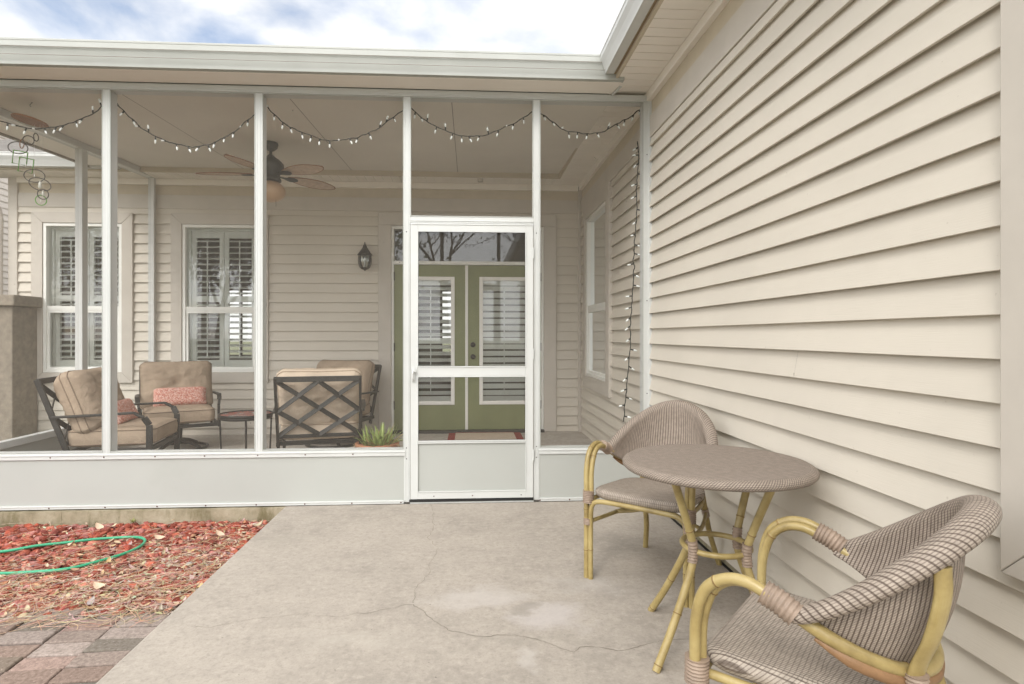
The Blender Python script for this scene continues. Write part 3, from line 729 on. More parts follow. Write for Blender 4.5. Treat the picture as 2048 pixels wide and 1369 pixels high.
# bottom rails, kick panels
bays=[(XL,posts[0][0]),(posts[0][1],posts[1][0]),(posts[1][1],posts[2][0]),(posts[3][1],posts[4][0])]
m=MB(); m.box(XL,posts[2][0],YS+.001,YS+PD-.001,ZR0-.05,ZR0); m.box(XL,posts[2][0]+.012,YS-.007,YS+.0,ZR0-.046,ZR0-.012); m.box(XL,posts[2][0]+.012,YS-.012,YS-.0072,ZR0-.020,ZR0-.012); pp(m,'bottom_rail','white',bevel=.0015)
m=MB(); m.box(posts[3][1],posts[4][0],YS+.001,YS+PD-.001,ZR0-.05,ZR0); m.box(posts[3][1]-.008,posts[4][0],YS-.007,YS+.0,ZR0-.046,ZR0-.012); m.box(posts[3][1]-.008,posts[4][0],YS-.012,YS-.0072,ZR0-.020,ZR0-.012); pp(m,'bottom_rail','white',bevel=.0015)
def kick(x0,x1):
    m=MB(); n=max(2,int((x1-x0)/.1)); rows=[]
    for i in range(n+1):
        x=x0+(x1-x0)*i/n; rows.append([(x,YS+.004+.0022*noise.noise(Vector((x*1.8,z*3,1.3))),z) for z in (.015,.08,.16,.24,.30,ZR0-.046)])
    m.grid(rows); pp(m,'kick_panel','panel')
    m=MB(); m.box(x0,x1,YS-.006,YS+.006,.0025,.026); m.box(x0,x1,YS-.010,YS-.006,.018,.026); pp(m,'base_channel','white',bevel=.001)
kick(XL,posts[2][0]); kick(posts[3][1],posts[4][0])
# screens
fr=.012
for (a,b) in bays:
    z0=ZR0; 
    m=MB(); m.poly([(a,YS+.012,z0),(b,YS+.012,z0),(b,YS+.012,ZTOP),(a,YS+.012,ZTOP)]); sc=pp(m,'screen_panel','screen')
    m=MB(); rect_frame(m,a,b,z0,ZTOP,.008,YS-.002,YS+.010,lambda u,d,z:(u,d,z)); pp(m,'spline_frame','gutterw',sc,bevel=.0015)
# door bay
d0,d1=posts[2][1],posts[3][0]
zb1=sz(940,435); zb0=sz(940,447)
m=MB(); m.box(d0,d1,YS,YS+.05,zb0,zb1); m.box(d0,d1,YS-.004,YS-.0005,zb0+.012,zb0+.02); pp(m,'door_head_bar','white',bevel=.002)
m=MB(); m.poly([(d0,YS+.012,zb1),(d1,YS+.012,zb1),(d1,YS+.012,ZTOP),(d0,YS+.012,ZTOP)]); sc=pp(m,'screen_panel','screen')
m=MB(); rect_frame(m,d0,d1,zb1,ZTOP,.008,YS-.002,YS+.010,lambda u,d,z:(u,d,z)); pp(m,'spline_frame','gutterw',sc,bevel=.0015)
m=MB(); m.box(d0,d1,YS-.01,YS+.05,.002,.012); pp(m,'door_sill','white')
I_=lambda u,d,z:(u,d,z)
D0,D1=sx(821),sx(1066); DZ0=.034; DZ1=zb0-.004; yd=YS-.012
g0,g1=sx(836),sx(1051); m1,m2=sz(940,752),sz(940,735); gb=sz(940,881); gt=sz(940,463)
m=MB(); m.box(D0,g0,yd,yd+.03,DZ0,DZ1); m.box(g1,D1,yd,yd+.03,DZ0,DZ1); m.box(g0,g1,yd,yd+.03,gt,DZ1); m.box(g0,g1,yd,yd+.03,m1,m2); m.box(g0,g1,yd,yd+.03,gb-.014,gb); m.box(g0,g1,yd,yd+.03,DZ0,DZ0+.055)
door=pp(m,'screen_door','white',bevel=.002,label='white aluminium screen door with kick plate')
m=MB(); rect_frame(m,g0-.006,g1+.006,m2,gt,.009,yd-.005,yd-.0005,I_); rect_frame(m,g0-.006,g1+.006,gb-.006,m1,.009,yd-.005,yd-.0005,I_); rect_frame(m,g0-.006,g1+.006,DZ0+.05,gb-.012,.007,yd-.004,yd-.0005,I_); m.box(D0+.005,D1-.005,yd-.004,yd-.0005,DZ1-.012,DZ1-.006); pp(m,'door_moulding','white',door,bevel=.001)
m=MB(); rect_frame(m,g0+.0035,g1-.0035,m2+.008,gt-.008,.0028,yd-.002,yd+.0,I_); rect_frame(m,g0+.0035,g1-.0035,gb+.003,m1-.008,.0028,yd-.002,yd+.0,I_); pp(m,'screen_spline','black',door)
m=MB(); m.poly([(g0,yd+.012,m2),(g1,yd+.012,m2),(g1,yd+.012,gt),(g0,yd+.012,gt)]); m.poly([(g0,yd+.012,gb),(g1,yd+.012,gb),(g1,yd+.012,m1),(g0,yd+.012,m1)]); pp(m,'door_screen','screen',door)
m=MB(); m.box(g0,g1,yd+.010,yd+.02,DZ0+.055,gb-.014); pp(m,'door_kick_plate','panel',door)
m=MB(); m.box(D0-.008,D1+.002,yd-.003,yd+.025,.0135,DZ0-.004); pp(m,'door_sweep','black',door)
q=B(827,750,y=yd); m=MB(); m.box(q.x-.012,q.x+.010,yd-.012,yd-.0055,q.z-.05,q.z+.05); m.tube(spline([(q.x,yd-.01,q.z-.035),(q.x,yd-.04,q.z-.03),(q.x,yd-.045,q.z+.02),(q.x,yd-.01,q.z+.03)],5),.006,8); m.box(q.x-.006,q.x+.02,yd-.03,yd-.012,q.z+.02,q.z+.036); pp(m,'door_handle','white',door,bevel=.002)
for z in (.35,1.1,1.85):
    m=MB(); m.tube([(D1+.001,yd-.004,z-.04),(D1+.001,yd-.004,z+.04)],.005,8); pp(m,'screen_hinge','white',door)
m=MB(); m.box(D1-.0006,D1+.0022,yd-.001,yd+.0,.30,DZ1-.1); m.box(D0-.0018,D0+.0004,yd-.001,yd,.03,DZ1-.1); pp(m,'door_gap','seam',door)
# screws
for (pxs,fz) in ((( 102,209,311,410,516,611,706),ZR0-.030),):
    for px in pxs:
        x=sx(px); m=MB(); m.lathe([(.0001,0),(.0055,0),(.004,.003),(.0001,.004)],(0,0,0),8); m.v=[(x+p[0],YS-.007-p[2],fz+p[1]) for p in m.v]; pp(m,'screw','screw')
for px in (99,211,315,412,513,610,704,802,1080,1139):
    x=sx(px); m=MB(); m.lathe([(.0001,0),(.006,0),(.004,.003),(.0001,.004)],(0,0,0),8); m.v=[(x+p[0],YS-.006-p[2],.012+p[1]) for p in m.v]; pp(m,'screw','screw')
for px,z in ((945,.055),(868,.055),(1042,.055),(813,.33),(813,.41),(1073,.33),(1073,.41),(813,2.0),(1073,2.0),(1294,.8),(1294,1.5),(1294,2.6)):
    x=sx(px); yy=yd if px in (945,868,1042) else YS-.0005; m=MB(); m.lathe([(.0001,0),(.0045,0),(.003,.002),(.0001,.003)],(0,0,0),8); m.v=[(x+p[0],yy-p[2],z+p[1]) for p in m.v]; pp(m,'screw','screw' if px==945 else 'ring')
# corner channel to the house wall
m=MB(); m.box(XW-.0175,XW-.0,YS-.012,YS+.05,.003,3.04); m.box(XW-.03,XW-.0178,YS-.008,YS-.0005,.003,3.04); pp(m,'wall_channel','white',bevel=.002)
# ceiling
m=MB(); m.poly([(XL,YS+PD,ceilz(YS+PD)),(OX,YS+PD,ceilz(YS+PD)),(OX,OY-.02,ceilz(OY)),(XL,OY-.02,ceilz(OY))]); pp(m,'ceiling','ceil')
m=MB(); m.poly([(XL,OY-.02,ceilz(OY)),(OX,OY-.02,ceilz(OY)),(OX,OY-.02,ceilz(OY)+.1),(XL,OY-.02,ceilz(OY)+.1)]); m.poly([(OX-.025,YS,ceilz(YS)),(OX-.025,OY,ceilz(OY)),(OX-.025,OY,3.2),(OX-.025,YS,3.2)]); pp(m,'ceiling_trim','trim')
for x in (-.13,-1.33,-2.53):
    m=MB(); n=6
    for i in range(n):
        ya=YS+PD+(OY-.02-YS-PD)*i/n; yb=YS+PD+(OY-.02-YS-PD)*(i+1)/n
        m.poly([(x-.003,ya,ceilz(ya)-.0012),(x+.003,ya,ceilz(ya)-.0012),(x+.003,yb,ceilz(yb)-.0012),(x-.003,yb,ceilz(yb)-.0012)])
    pp(m,'ceiling_seam','seam')
# roof, overhang, fascia gutter
yo=4.08
m=MB(); m.box(XL-.5,1.09,yo+.012,YS-.012,3.046,3.06); pp(m,'roof_overhang','soffit',bevel=.002)
m=MB(); m.poly([(XL-.48,yo+.05,3.17),(1.03,yo+.05,3.17),(1.03,OY-.025,3.27),(XL-.48,OY-.025,3.27)]); m.poly([(XL-.48,YS+.0,3.062),(1.03,YS+.0,3.062),(1.03,OY-.025,3.22),(XL-.48,OY-.025,3.22)]); pp(m,'roof','gutterw')
m=MB(); gutter(m,lambda u,d,z:(u,yo+.02+d*.6,z),XL-.5,1.10,3.048,.165,.12)
pp(m,'front_gutter','gutterw',bevel=.002)
m=MB()
for z,p in ((3.10,.075),(3.155,.045)): m.box(XL-.5,1.099,yo-.057,yo-.053,z,z+.003)
pp(m,'gutter_crease','seam')
# end bracket
a=B(1241,172,z=3.044); b=B(1218,196,z=3.044); m=MB(); m.bar((a.x,a.y,3.038),(b.x,b.y,3.038),.018,.008); pp(m,'overhang_bracket','white')
# ---------------------------------------------------------------- ceiling fan
fc=(-1.87,5.60); fz=2.80
fan=empty('ceiling_fan',(fc[0],fc[1],2.5)); tag(fan,'bronze ceiling fan with five woven leaf shaped blades and amber globe','ceiling fan')
cz=ceilz(fc[1])-2.5
m=MB(); m.lathe([(.001,cz),(.062,cz-.0),(.068,cz-.02),(.06,cz-.05),(.035,cz-.075),(.014,cz-.085),(.014,cz-.11),(.03,cz-.125),(.05,cz-.145),(.075,cz-.16),(.115,cz-.20),(.12,cz-.235),(.10,cz-.265),(.085,cz-.29),(.08,cz-.33),(.095,cz-.345),(.095,cz-.365),(.06,cz-.375),(.001,cz-.376)],(0,0,0),28); m.build('motor_housing','fan',fan)
m=MB(); zc_=cz-.375; m.lathe([(.07,zc_)]+[(.135*math.sin(R(a)),zc_-.088+.125*math.cos(R(a))*.8) for a in range(45,181,9)],(0,0,0),28); m.build('globe','globe',fan)
m=MB(); m.tube([(.06,-.04,zc_),(.062,-.04,zc_-.24)],.0015,5); m.build('pull_chain','fan',fan)
blz=cz-.30
for i in range(5):
    th=R(185+72*i); ca_,sa_=math.cos(th),math.sin(th); 
    def TT(u,v,w,ca_=ca_,sa_=sa_):
        tw=R(-9); v2=v*math.cos(tw)-w*math.sin(tw); w2=v*math.sin(tw)+w*math.cos(tw)
        return (u*ca_-v2*sa_,u*sa_+v2*ca_,blz+w2-.03*u)
    m=MB(); N=22; top=[];out=[]
    for k in range(N+1):
        t=k/N; u=.17+.49*t; wdt=.098*(math.sin(PI*min(1,(t*.96+.035)))**.55)*(.80+.35*t if t<.6 else 1.01); out.append((u,wdt))
    for sgn_z in (.003,-.003):
        rows=[[TT(u,w*k,sgn_z+.010*(1-k*k)) for k in (-1,-.5,0,.5,1)] for u,w in out]; m.grid(rows)
    bl=m.build('fan_blade','blade',fan)
    m=MB(); ring=[TT(u,w,0) for u,w in out]+[TT(u,-w,0) for u,w in out[::-1]]; m.tube(ring,.0045,6,closed=True); m.build('blade_edge','rim_blade',bl)
    m=MB(); sh=[(.08,.012),(.13,.014),(.17,.034),(.21,.045),(.25,.030),(.265,.008)]
    rows=[[TT(u,w*k,-.007) for k in (-1,0,1)] for u,w in sh]; m.grid(rows); rows=[[TT(u,w*k,-.013) for k in (-1,0,1)] for u,w in sh]; m.grid(rows)
    m.build('blade_bracket','fan',bl)
# ---------------------------------------------------------------- wall lantern
lc=B(730,513,y=YB-.11); ln=empty('wall_lantern',(lc.x,YB-.03,lc.z-.16)); tag(ln,'dark bronze wall lantern mounted on siding left of the french doors','lantern')
yl=-.09
m=MB(); rows=[[Vector((r*math.cos(2*PI*k/20),-y+.03,.19+r*1.6*math.sin(2*PI*k/20))) for k in range(20)] for r,y in ((.001,.0),(.05,.0),(.052,.008),(.04,.018),(.001,.02))]; m.grid(rows,False,True)
m.tube(spline([(0,.0,.2),(0,-.03,.26),(0,-.07,.305),(0,yl,.32),(0,yl,.30)],6),.007,8); m.build('wall_bracket','dark',ln)
m=MB(); m.lathe([(.001,.315),(.008,.31),(.012,.295),(.02,.285),(.024,.265),(.034,.25),(.052,.225),(.072,.195),(.086,.178),(.088,.17),(.072,.168),(.001,.166)],(0,yl,0),20); m.build('lantern_cap','dark',ln)
m=MB(); m.lathe([(.066,.166),(.072,.12),(.068,.07),(.054,.03),(.048,.02)],(0,yl,0),20); m.build('lantern_glass','glass',ln)
m=MB()
for k in range(8):
    a=2*PI*k/8+.2; m.tube([(math.cos(a)*r,yl+math.sin(a)*r,z) for r,z in ((.070,.168),(.077,.12),(.073,.07),(.058,.03),(.048,.015))],.0032,5)
for zz,r in ((.02,.05),(.012,.035)): m.tube([(math.cos(2*PI*k/20)*r,yl+math.sin(2*PI*k/20)*r,zz) for k in range(20)],.004,6,closed=True)
m.lathe([(.05,.02),(.04,.006),(.012,.0),(.006,-.012),(.001,-.016)],(0,yl,0),16); m.build('lantern_cage','dark',ln)
m=MB(); m.tube([(0,yl,.02),(0,yl,.10)],.010,10); m.tube([(0,yl,.09),(0,yl,.105),(0,yl,.13),(0,yl,.145)],[.009,.017,.014,.003],10); m.build('candle_bulb','bulb',ln)
# ---------------------------------------------------------------- string lights
YL=YS+.125
BULBV=0
def bulb(par,p,d,off):
    d=Vector(d).normalized(); e=p+d*.026
    m=MB(); m.tube([e-d*.004,e+d*.004,e+d*.014,e+d*.024,e+d*.028],[.005,.0072,.0072,.0048,.0012],8); b=m.build('bulb','bulb',par,off=off)
    m=MB(); m.tube([p,p+d*.008,e],[.004,.0055,.006],7); m.build('socket','socket',b,off=off)
def strand(par,off,bays_,step,vertical=False):
    m=MB(); spots=[]
    for pts in bays_:
        W=spline([B(px,py,y=YL) for px,py in pts],14); 
        J=[p+noise.noise_vector(p*20)*.009 for p in W]
        m.tube(J,.0038,6)
        J2=[p+Vector((math.sin(i*1.3)*.003,math.cos(i*1.3)*.003,math.cos(i*1.3)*.003)) for i,p in enumerate(J)]
        m.tube(J2,.0022,5)
        acc=step*.5; nxt=step
        for a,b in zip(J[:-1],J[1:]):
            L=(b-a).length; acc+=L
            if acc>=nxt: acc=0; nxt=step*random.uniform(.7,1.3); spots.append((b,(b-a).normalized()))
    m.build('cord','socket',par,off=off)
    for i,(p,t_) in enumerate(spots):
        if vertical: d=(random.choice([-1,-1,1])*random.uniform(.6,1),random.uniform(-.5,.1),random.uniform(-.7,-.1))
        else:
            r=random.random(); d=(random.uniform(-.5,.5),random.uniform(-.6,.2),-1) if r<.74 else ((random.uniform(-.4,.5),-.3,1) if r<.86 else (random.uniform(-.4,.4),-1,-.25))
        bulb(par,p,d,off)
swags=[[(-120,185),(-60,226),(0,243),(60,257),(110,255),(150,244),(185,228),(206,213)],
 [(228,201),(262,237),(300,268),(350,287),(390,294),(430,285),(470,262),(513,226)],
 [(527,208),(570,247),(620,272),(660,281),(700,278),(740,265),(780,240),(810,217)],
 [(822,218),(860,247),(900,266),(940,273),(980,267),(1030,245),(1068,222)],
 [(1078,226),(1105,244),(1130,261),(1170,267),(1200,266),(1230,250),(1260,235),(1280,219)]]
o=B(640,260,y=YL); sl=empty('string_lights',o); tag(sl,'string of white mini lights hung in five swags along the porch header','string lights')
strand(sl,o,swags,.068)
o=B(1262,600,y=YL); sl2=empty('string_lights',o); tag(sl2,'vertical strand of white mini lights hanging down beside the side wall window','string lights')
strand(sl2,o,[[(1276,284),(1277,330),(1273.6,380),(1272,448),(1268,505),(1267,551),(1264,608),(1261,669),(1258,722),(1253,779),(1249,828),(1247,845)]],.072,True)
# ---------------------------------------------------------------- wind chime
yc=4.62; top=B(62,205,y=yc); zce=ceilz(yc)
wc=empty('wind_chime',(top.x,yc,top.z-.5)); tag(wc,'hanging wind chime with wooden disc and chain of metal and green glass rings','wind chime')
off=Vector(wc.location)
def wp(m,n,mt): return m.build(n,mt,wc,off=off)
m=MB(); m.tube(spline([(top.x,yc,zce),(top.x+.012,yc,top.z),(top.x-.008,yc,top.z-.02),(top.x,yc,top.z-.035)],5),.002,6); wp(m,'hook','ring')
dc=B(60,242,y=yc); m=MB(); rows=[]
for r,z in ((.001,.006),(.112,.006),(.116,0),(.112,-.006),(.001,-.006)): rows.append([dc+Matrix.Rotation(R(9),3,'Y')@Matrix.Rotation(R(-4),3,'X')@Vector((r*math.cos(2*PI*k/32),r*math.sin(2*PI*k/32),z)) for k in range(32)])
m.grid(rows,False,True,smooth=False); wp(m,'wooden_disc','wood')
def ringm(px,py,rx,ry,mt,rot=0,square=False,rt=.0035):
    c=B(px,py,y=yc); s=4.4/1160; pts=[]; N=28
    if square: pts=[(-1,-1),(1,-1),(1,1),(-1,1)]; pts=[(a*rx*s,b*ry*s) for a,b in pts]
    else: pts=[(rx*s*math.cos(2*PI*k/N),ry*s*math.sin(2*PI*k/N)) for k in range(N)]
    cr,sr=math.cos(rot),math.sin(rot); th=.02
    P=[Vector((c.x+a*cr-b*sr,c.y+a*.5,c.z+a*sr+b*cr)) for a,b in pts]
    m=MB(); m.tube(P,rt,7,closed=True); wp(m,'chime_ring',mt)
for a in ((36,296,14,12,'ring',.1),(57,281,8,9,'ring',0),(72,275,3.5,8,'ring',.1),(44,288,3,9,'wood',-.1),(69,352,15,13,'ring',.1),(80,369,16,12,'ring',-.3),(86,389,8,10,'ring',0),(82,401,8,10,'greeng',0)): ringm(*a)
ringm(40,316,10,13,'greeng',-.1,True,.005); ringm(52,331,10,14,'greeng',-.12,True,.005)
m=MB()
for (px,py,r) in ((69,352,.008),(80,370,.02),(86,387,.015),(82,402,.008),(42,314,.008),(52,331,.01),(57,281,.007)):
    c=B(px,py,y=yc); m.tube([c+Vector((0,0,r*1.5)),c+Vector((0,0,r*.5)),c-Vector((0,0,r)),c-Vector((0,0,r*1.4))],[.001,r*.5,r*.6,.001],8)
wp(m,'glass_drop','clear')
m=MB()
for (px,a,b) in ((62,212,238),(69,250,352),(80,250,370),(86,250,400),(42,250,330)):
    m.tube([B(px,a,y=yc),B(px,b,y=yc)],.0008,4)
wp(m,'chime_thread','clear')

# ================================================================ RATTAN FURNITURE
def binding(path,r,turns):
    P=spline(path,max(8,turns*8//max(1,len(path)-1))); n=len(P)
    return P,[r*(1+.06*math.cos(2*PI*turns*i/(n-1))) for i in range(n)]
def mkbind(par,path,r,turns):
    m=MB(); P,rr=binding(path,r,turns); m.tube(P,rr,12); return m.build('binding','bind',par)
def cane(m,path,r,n=8,nodes=(),seg=12):
    m.cur=0; P=spline(path,n); m.tube(P,r,seg)
    L=[0]
    for a,b in zip(P[:-1],P[1:]): L.append(L[-1]+(b-a).length)
    for nd in nodes:
        t=nd*L[-1]; i=max(1,next((k for k,l in enumerate(L) if l>=t),len(L)-1)); a,b=P[i-1],P[i]
        d=(b-a).normalized(); p=a.lerp(b,(t-L[i-1])/max(1e-6,L[i]-L[i-1]))
        m.tube([p-d*.005,p-d*.0015,p+d*.0015,p+d*.005],[r*1.005,r*1.09,r*1.09,r*1.005],seg,caps=False)
        m.cur=1; m.tube([p-d*.0022,p-d*.0018,p+d*.0018,p+d*.0022],[r*1.0,r*1.10,r*1.10,r],seg,caps=False); m.cur=0
def make_rattan_chair():
    root=empty('rattan_armchair')
    for s in (-1,1):
        m=MB()
        cane(m,[(s*.272,-.268,0),(s*.272,-.268,.22),(s*.273,-.266,.44),(s*.275,-.262,.55),(s*.276,-.240,.622),(s*.278,-.195,.660),(s*.279,-.145,.668),(s*.279,-.10,.654),(s*.277,-.06,.630)],.0138,8,(.17,.42,.80))
        cane(m,[(s*.249,-.258,.41),(s*.250,-.258,.5),(s*.251,-.250,.56),(s*.252,-.228,.618),(s*.254,-.190,.650),(s*.255,-.145,.657),(s*.257,-.105,.645),(s*.260,-.080,.632)],.0128,8,(.55,))
        m.build('arm_pole',['bamboo','node'],root)
        m=MB(); P=spline([(s*.212,.315,0),(s*.180,.255,.18),(s*.170,.190,.36),(s*.160,.166,.50),(s*.177,.196,.61),(s*.186,.214,.70),(s*.186,.214,.765)],8); rows=[]
        rd=Vector((s*.66,.75,0)); tg=Vector((.75,-s*.66,0))
        for q,p in enumerate(P):
            w=.0150+.006*min(1,max(0,(p.z-.40)/.12)); d_=.0150-.005*min(1,max(0,(p.z-.40)/.12)); nb=1+.06*(abs(p.z-.25)<.012)
            rows.append([p+(tg*(w*math.cos(2*PI*k/14))+rd*(d_*math.sin(2*PI*k/14)))*nb for k in range(14)])
        m.grid(rows,False,True,uv=lambda i,j:(j/14,i*.02)); m.poly(rows[0][::-1]); m.poly(rows[-1]); m.build('rear_leg','bamboo',root)
        mkbind(root,[(s*.160,.168,.475),(s*.161,.168,.52)],.0228,5)
        mkbind(root,[(s*.262,-.266,.385),(s*.262,-.265,.445)],.0285,7)
        mkbind(root,[(s*.262,-.266,.275),(s*.262,-.266,.305)],.025,4)
        mkbind(root,[(s*.268,-.108,.652),(s*.268,-.075,.638),(s*.268,-.040,.618)],.0272,7)
        mkbind(root,[(s*.176,.215,.28),(s*.172,.200,.32)],.0185,4)
        m=MB(); cane(m,[(s*.252,-.262,.29),(s*.225,.0,.285),(s*.176,.210,.30)],.0105,6,(.5,)); m.build('side_stretcher',['bamboo','node'],root)
        m=MB(); cane(m,[(s*.225,-.02,.285),(s*.13,.02,.30),(0,.03,.345)],.0095,6); m.build('cross_stretcher',['bamboo','node'],root)
    m=MB(); cane(m,[(-.246,-.272,0),(-.246,-.272,.18),(-.246,-.270,.33),(-.236,-.268,.378),(-.20,-.266,.398),(-.1,-.266,.402),(.1,-.266,.402),(.20,-.266,.398),(.236,-.268,.378),(.246,-.270,.33),(.246,-.272,.18),(.246,-.272,0)],.0125,8,(.12,.88)); m.build('front_frame',['bamboo','node'],root)
    m=MB()
    for s in (-1,1): cane(m,[(s*.245,-.25,.405),(s*.235,-.05,.405),(s*.19,.10,.41),(s*.12,.165,.412),(0,.185,.412)],.0115,6,(.4,))
    m.build('seat_rail',['bamboo','node'],root)
    # tilted hoop under the shell
    hz=lambda y: .495+(.18-y)*.52
    hoop=[]
    for k in range(25):
        a=R(-90+180*k/24); y=-.045+.232*math.cos(a); hoop.append((.256*math.sin(a),y+.006,hz(y)))
    m=MB(); cane(m,hoop,.0155,3,(.3,.7)); m.build('seat_hoop',['bamboo','node'],root)
    m=MB(); bp=[(x*1.01,y*1.01+.003,z-.023) for x,y,z in spline(hoop[1:-1],3)]; nb_=len(bp); m.tube(bp,[.0155*min(1,.25+min(q,nb_-1-q)/9) for q in range(nb_)],8,flat=.75); m.build('hoop_band','flatb',root)
    # seat pad
    m=MB(); N=52; rows=[]
    def outline(t,ins):
        a=2*PI*t; c,s=math.cos(a),math.sin(a); e=.27 if s<0 else .55
        x=math.copysign(abs(c)**e,c); y=math.copysign(abs(s)**e,s)
        w=.248-.030*(y+1)/2; return Vector(((w-ins)*x,-.055+(.213-ins)*y,0))
    lev=[(.012,.402),(.0,.412),(-.004,.425),(-.002,.438),(.008,.4475),(.022,.4515),(.07,.452),(.14,.449),(.19,.448),(.2129,.448)]
    for ins,z in lev:
        row=[]
        for k in range(N):
            p=outline(k/N,ins); p.z=z+.010*(p.x/.25)**2-.004*(p.y/.25); row.append(p)
        rows.append(row)
    m.grid(rows,False,True,uv=lambda i,j:None)
    m.uv=[]
    for f in m.f:
        m.uv.append([(m.v[i][0],m.v[i][1]+(.452-m.v[i][2])*(1 if m.v[i][1]<0 else -1)) for i in f])
    m.build('seat','weave_seat',root)
    # backrest shell with rolled rim
    m=MB(); NU=80; rows=[]
    def rim(a):
        ca_=max(0,math.cos(a)); f=ca_**1.2 if ca_>0 else 0
        return Vector((.270*math.sin(a),-.040+.315*math.cos(a),.618+.230*f))
    amax=R(92)
    for i in range(NU+1):
        a=-amax+2*amax*i/NU; r=rim(a); rad=Vector((math.sin(a),math.cos(a),0))
        ly=-.045+.225*math.cos(a); low=Vector((.236*math.sin(a),ly-.006,hz(ly)-.012))
        if low.z>r.z-.012: low.z=r.z-.012
        row=[]; K=14; roll=.0165+.0155*max(0,math.cos(a))**.5
        top_in=r-rad*roll*1.0+Vector((0,0,-roll*.2)); dlt=(top_in-low).length
        for k in range(K):
            t=k/(K-1); p=low.lerp(top_in,t); p=p+rad*(math.sin(PI*t)*.07*dlt); row.append(p)
        for k in range(1,13):
            ph=PI-(k/12)*PI*1.55; p=r+rad*(math.cos(ph)*roll)+Vector((0,0,math.sin(ph)*roll*.8)); row.append(p)
        rows.append(row)
    LU=[0]
    for i in range(NU): LU.append(LU[-1]+(rows[i+1][13]-rows[i][13]).length*(.80))
    LV=[[0] for _ in rows]
    for i,row in enumerate(rows):
        for j in range(len(row)-1): LV[i].append(LV[i][-1]+(row[j+1]-row[j]).length)
    tot=[l[13] for l in LV]
    m.grid(rows,False,False,uv=lambda i,j:(LU[i]+(.0 if j<13 else (LV[i][j]-LV[i][13])*.55*(1 if i>NU/2 else -1)*min(1,abs(i-NU/2)/10)),LV[i][j]-tot[i]))
    o=m.build('backrest','weave',root); so=o.modifiers.new('t','SOLIDIFY'); so.thickness=.006; so.offset=0
    return root
ch=make_rattan_chair()
f1=Vector((.809,2.753)); b1=Vector((1.184,3.185)); c1=(f1+b1)/2
ch.location=(c1.x-.015,c1.y-.01,0); ch.rotation_euler=(0,0,R(-41.3))
tag(ch,'striped wicker armchair with bamboo frame tucked behind the bistro table by the screen wall','armchair','rattan armchairs at the bistro table')
c2=copy_tree(ch); fm=Vector((.742,1.586)); fd=Vector((-.73,.685)).normalized(); ctr=fm-fd*.262
c2.location=(ctr.x,ctr.y,0); c2.rotation_euler=(0,0,math.atan2(fd.x,-fd.y))
tag(c2,'striped wicker armchair with bamboo frame nearest the camera in the right foreground','armchair','rattan armchairs at the bistro table')
# bistro table
tb_=empty('bistro_table',(.985,2.265,0)); tag(tb_,'round wicker topped bistro table on splayed bamboo legs','table')
m=MB(); TR=.366; TZ=.74; prof=[(.0005,TZ),(.1,TZ),(.2,TZ),(.30,TZ-.0005),(TR-.03,TZ-.001),(TR-.016,TZ-.003),(TR-.006,TZ-.009),(TR,TZ-.018),(TR-.001,TZ-.027),(TR-.009,TZ-.035),(TR-.022,TZ-.038),(.0005,TZ-.038)]
N=96; m.lathe(prof,(0,0,0),N,True,None)
L=[0]
for a,b in zip(prof[:-1],prof[1:]): L.append(L[-1]+math.hypot(b[0]-a[0],b[1]-a[1]))
m.uv=[]; m.cur=0
for fi,f in enumerate(m.f):
    i=fi//N; j=fi%N
    if i<4: m.uv.append([(m.v[q][0]*.94+m.v[q][1]*.34,m.v[q][1]*.94-m.v[q][0]*.34) for q in f]); m.mi[fi]=0
    else:
        def U(ii,jj): return (jj/N*2*PI*TR+(L[ii]-L[4])*.9,L[ii])
        m.uv.append([U(i,j),U(i+1,j),U(i+1,j+1),U(i,j+1)]); m.mi[fi]=1
m.build('table_top',['weave_top','weave'],tb_)
for ang_ in (-150.3,-60.3,29.7,119.0):
    a=R(ang_); e=Vector((math.cos(a),math.sin(a),0)); q=lambda r,z:(e.x*r,e.y*r,z)
    m=MB(); cane(m,[q(.25,.702),q(.215,.62),q(.165,.50),q(.138,.42),q(.140,.36),q(.175,.28),q(.26,.13),q(.345,0)],.0152,8,(.30,.72,.97)); m.build('table_leg',['bamboo','node'],tb_)
    mkbind(tb_,[q(.142,.445),q(.137,.40),q(.141,.36)],.0188,7)
for z_,r_ in ((.40,.128),):
    m=MB()
    for k in range(4) if z_<.4 else range(4):
        pass
    pts=[(r_*math.cos(2*PI*k/16),r_*math.sin(2*PI*k/16),z_) for k in range(16)]
    P=spline(pts,4,True); m.tube(P,.0115,10,closed=True); m.build('table_ring','bamboo',tb_)
    if z_>.4: pass
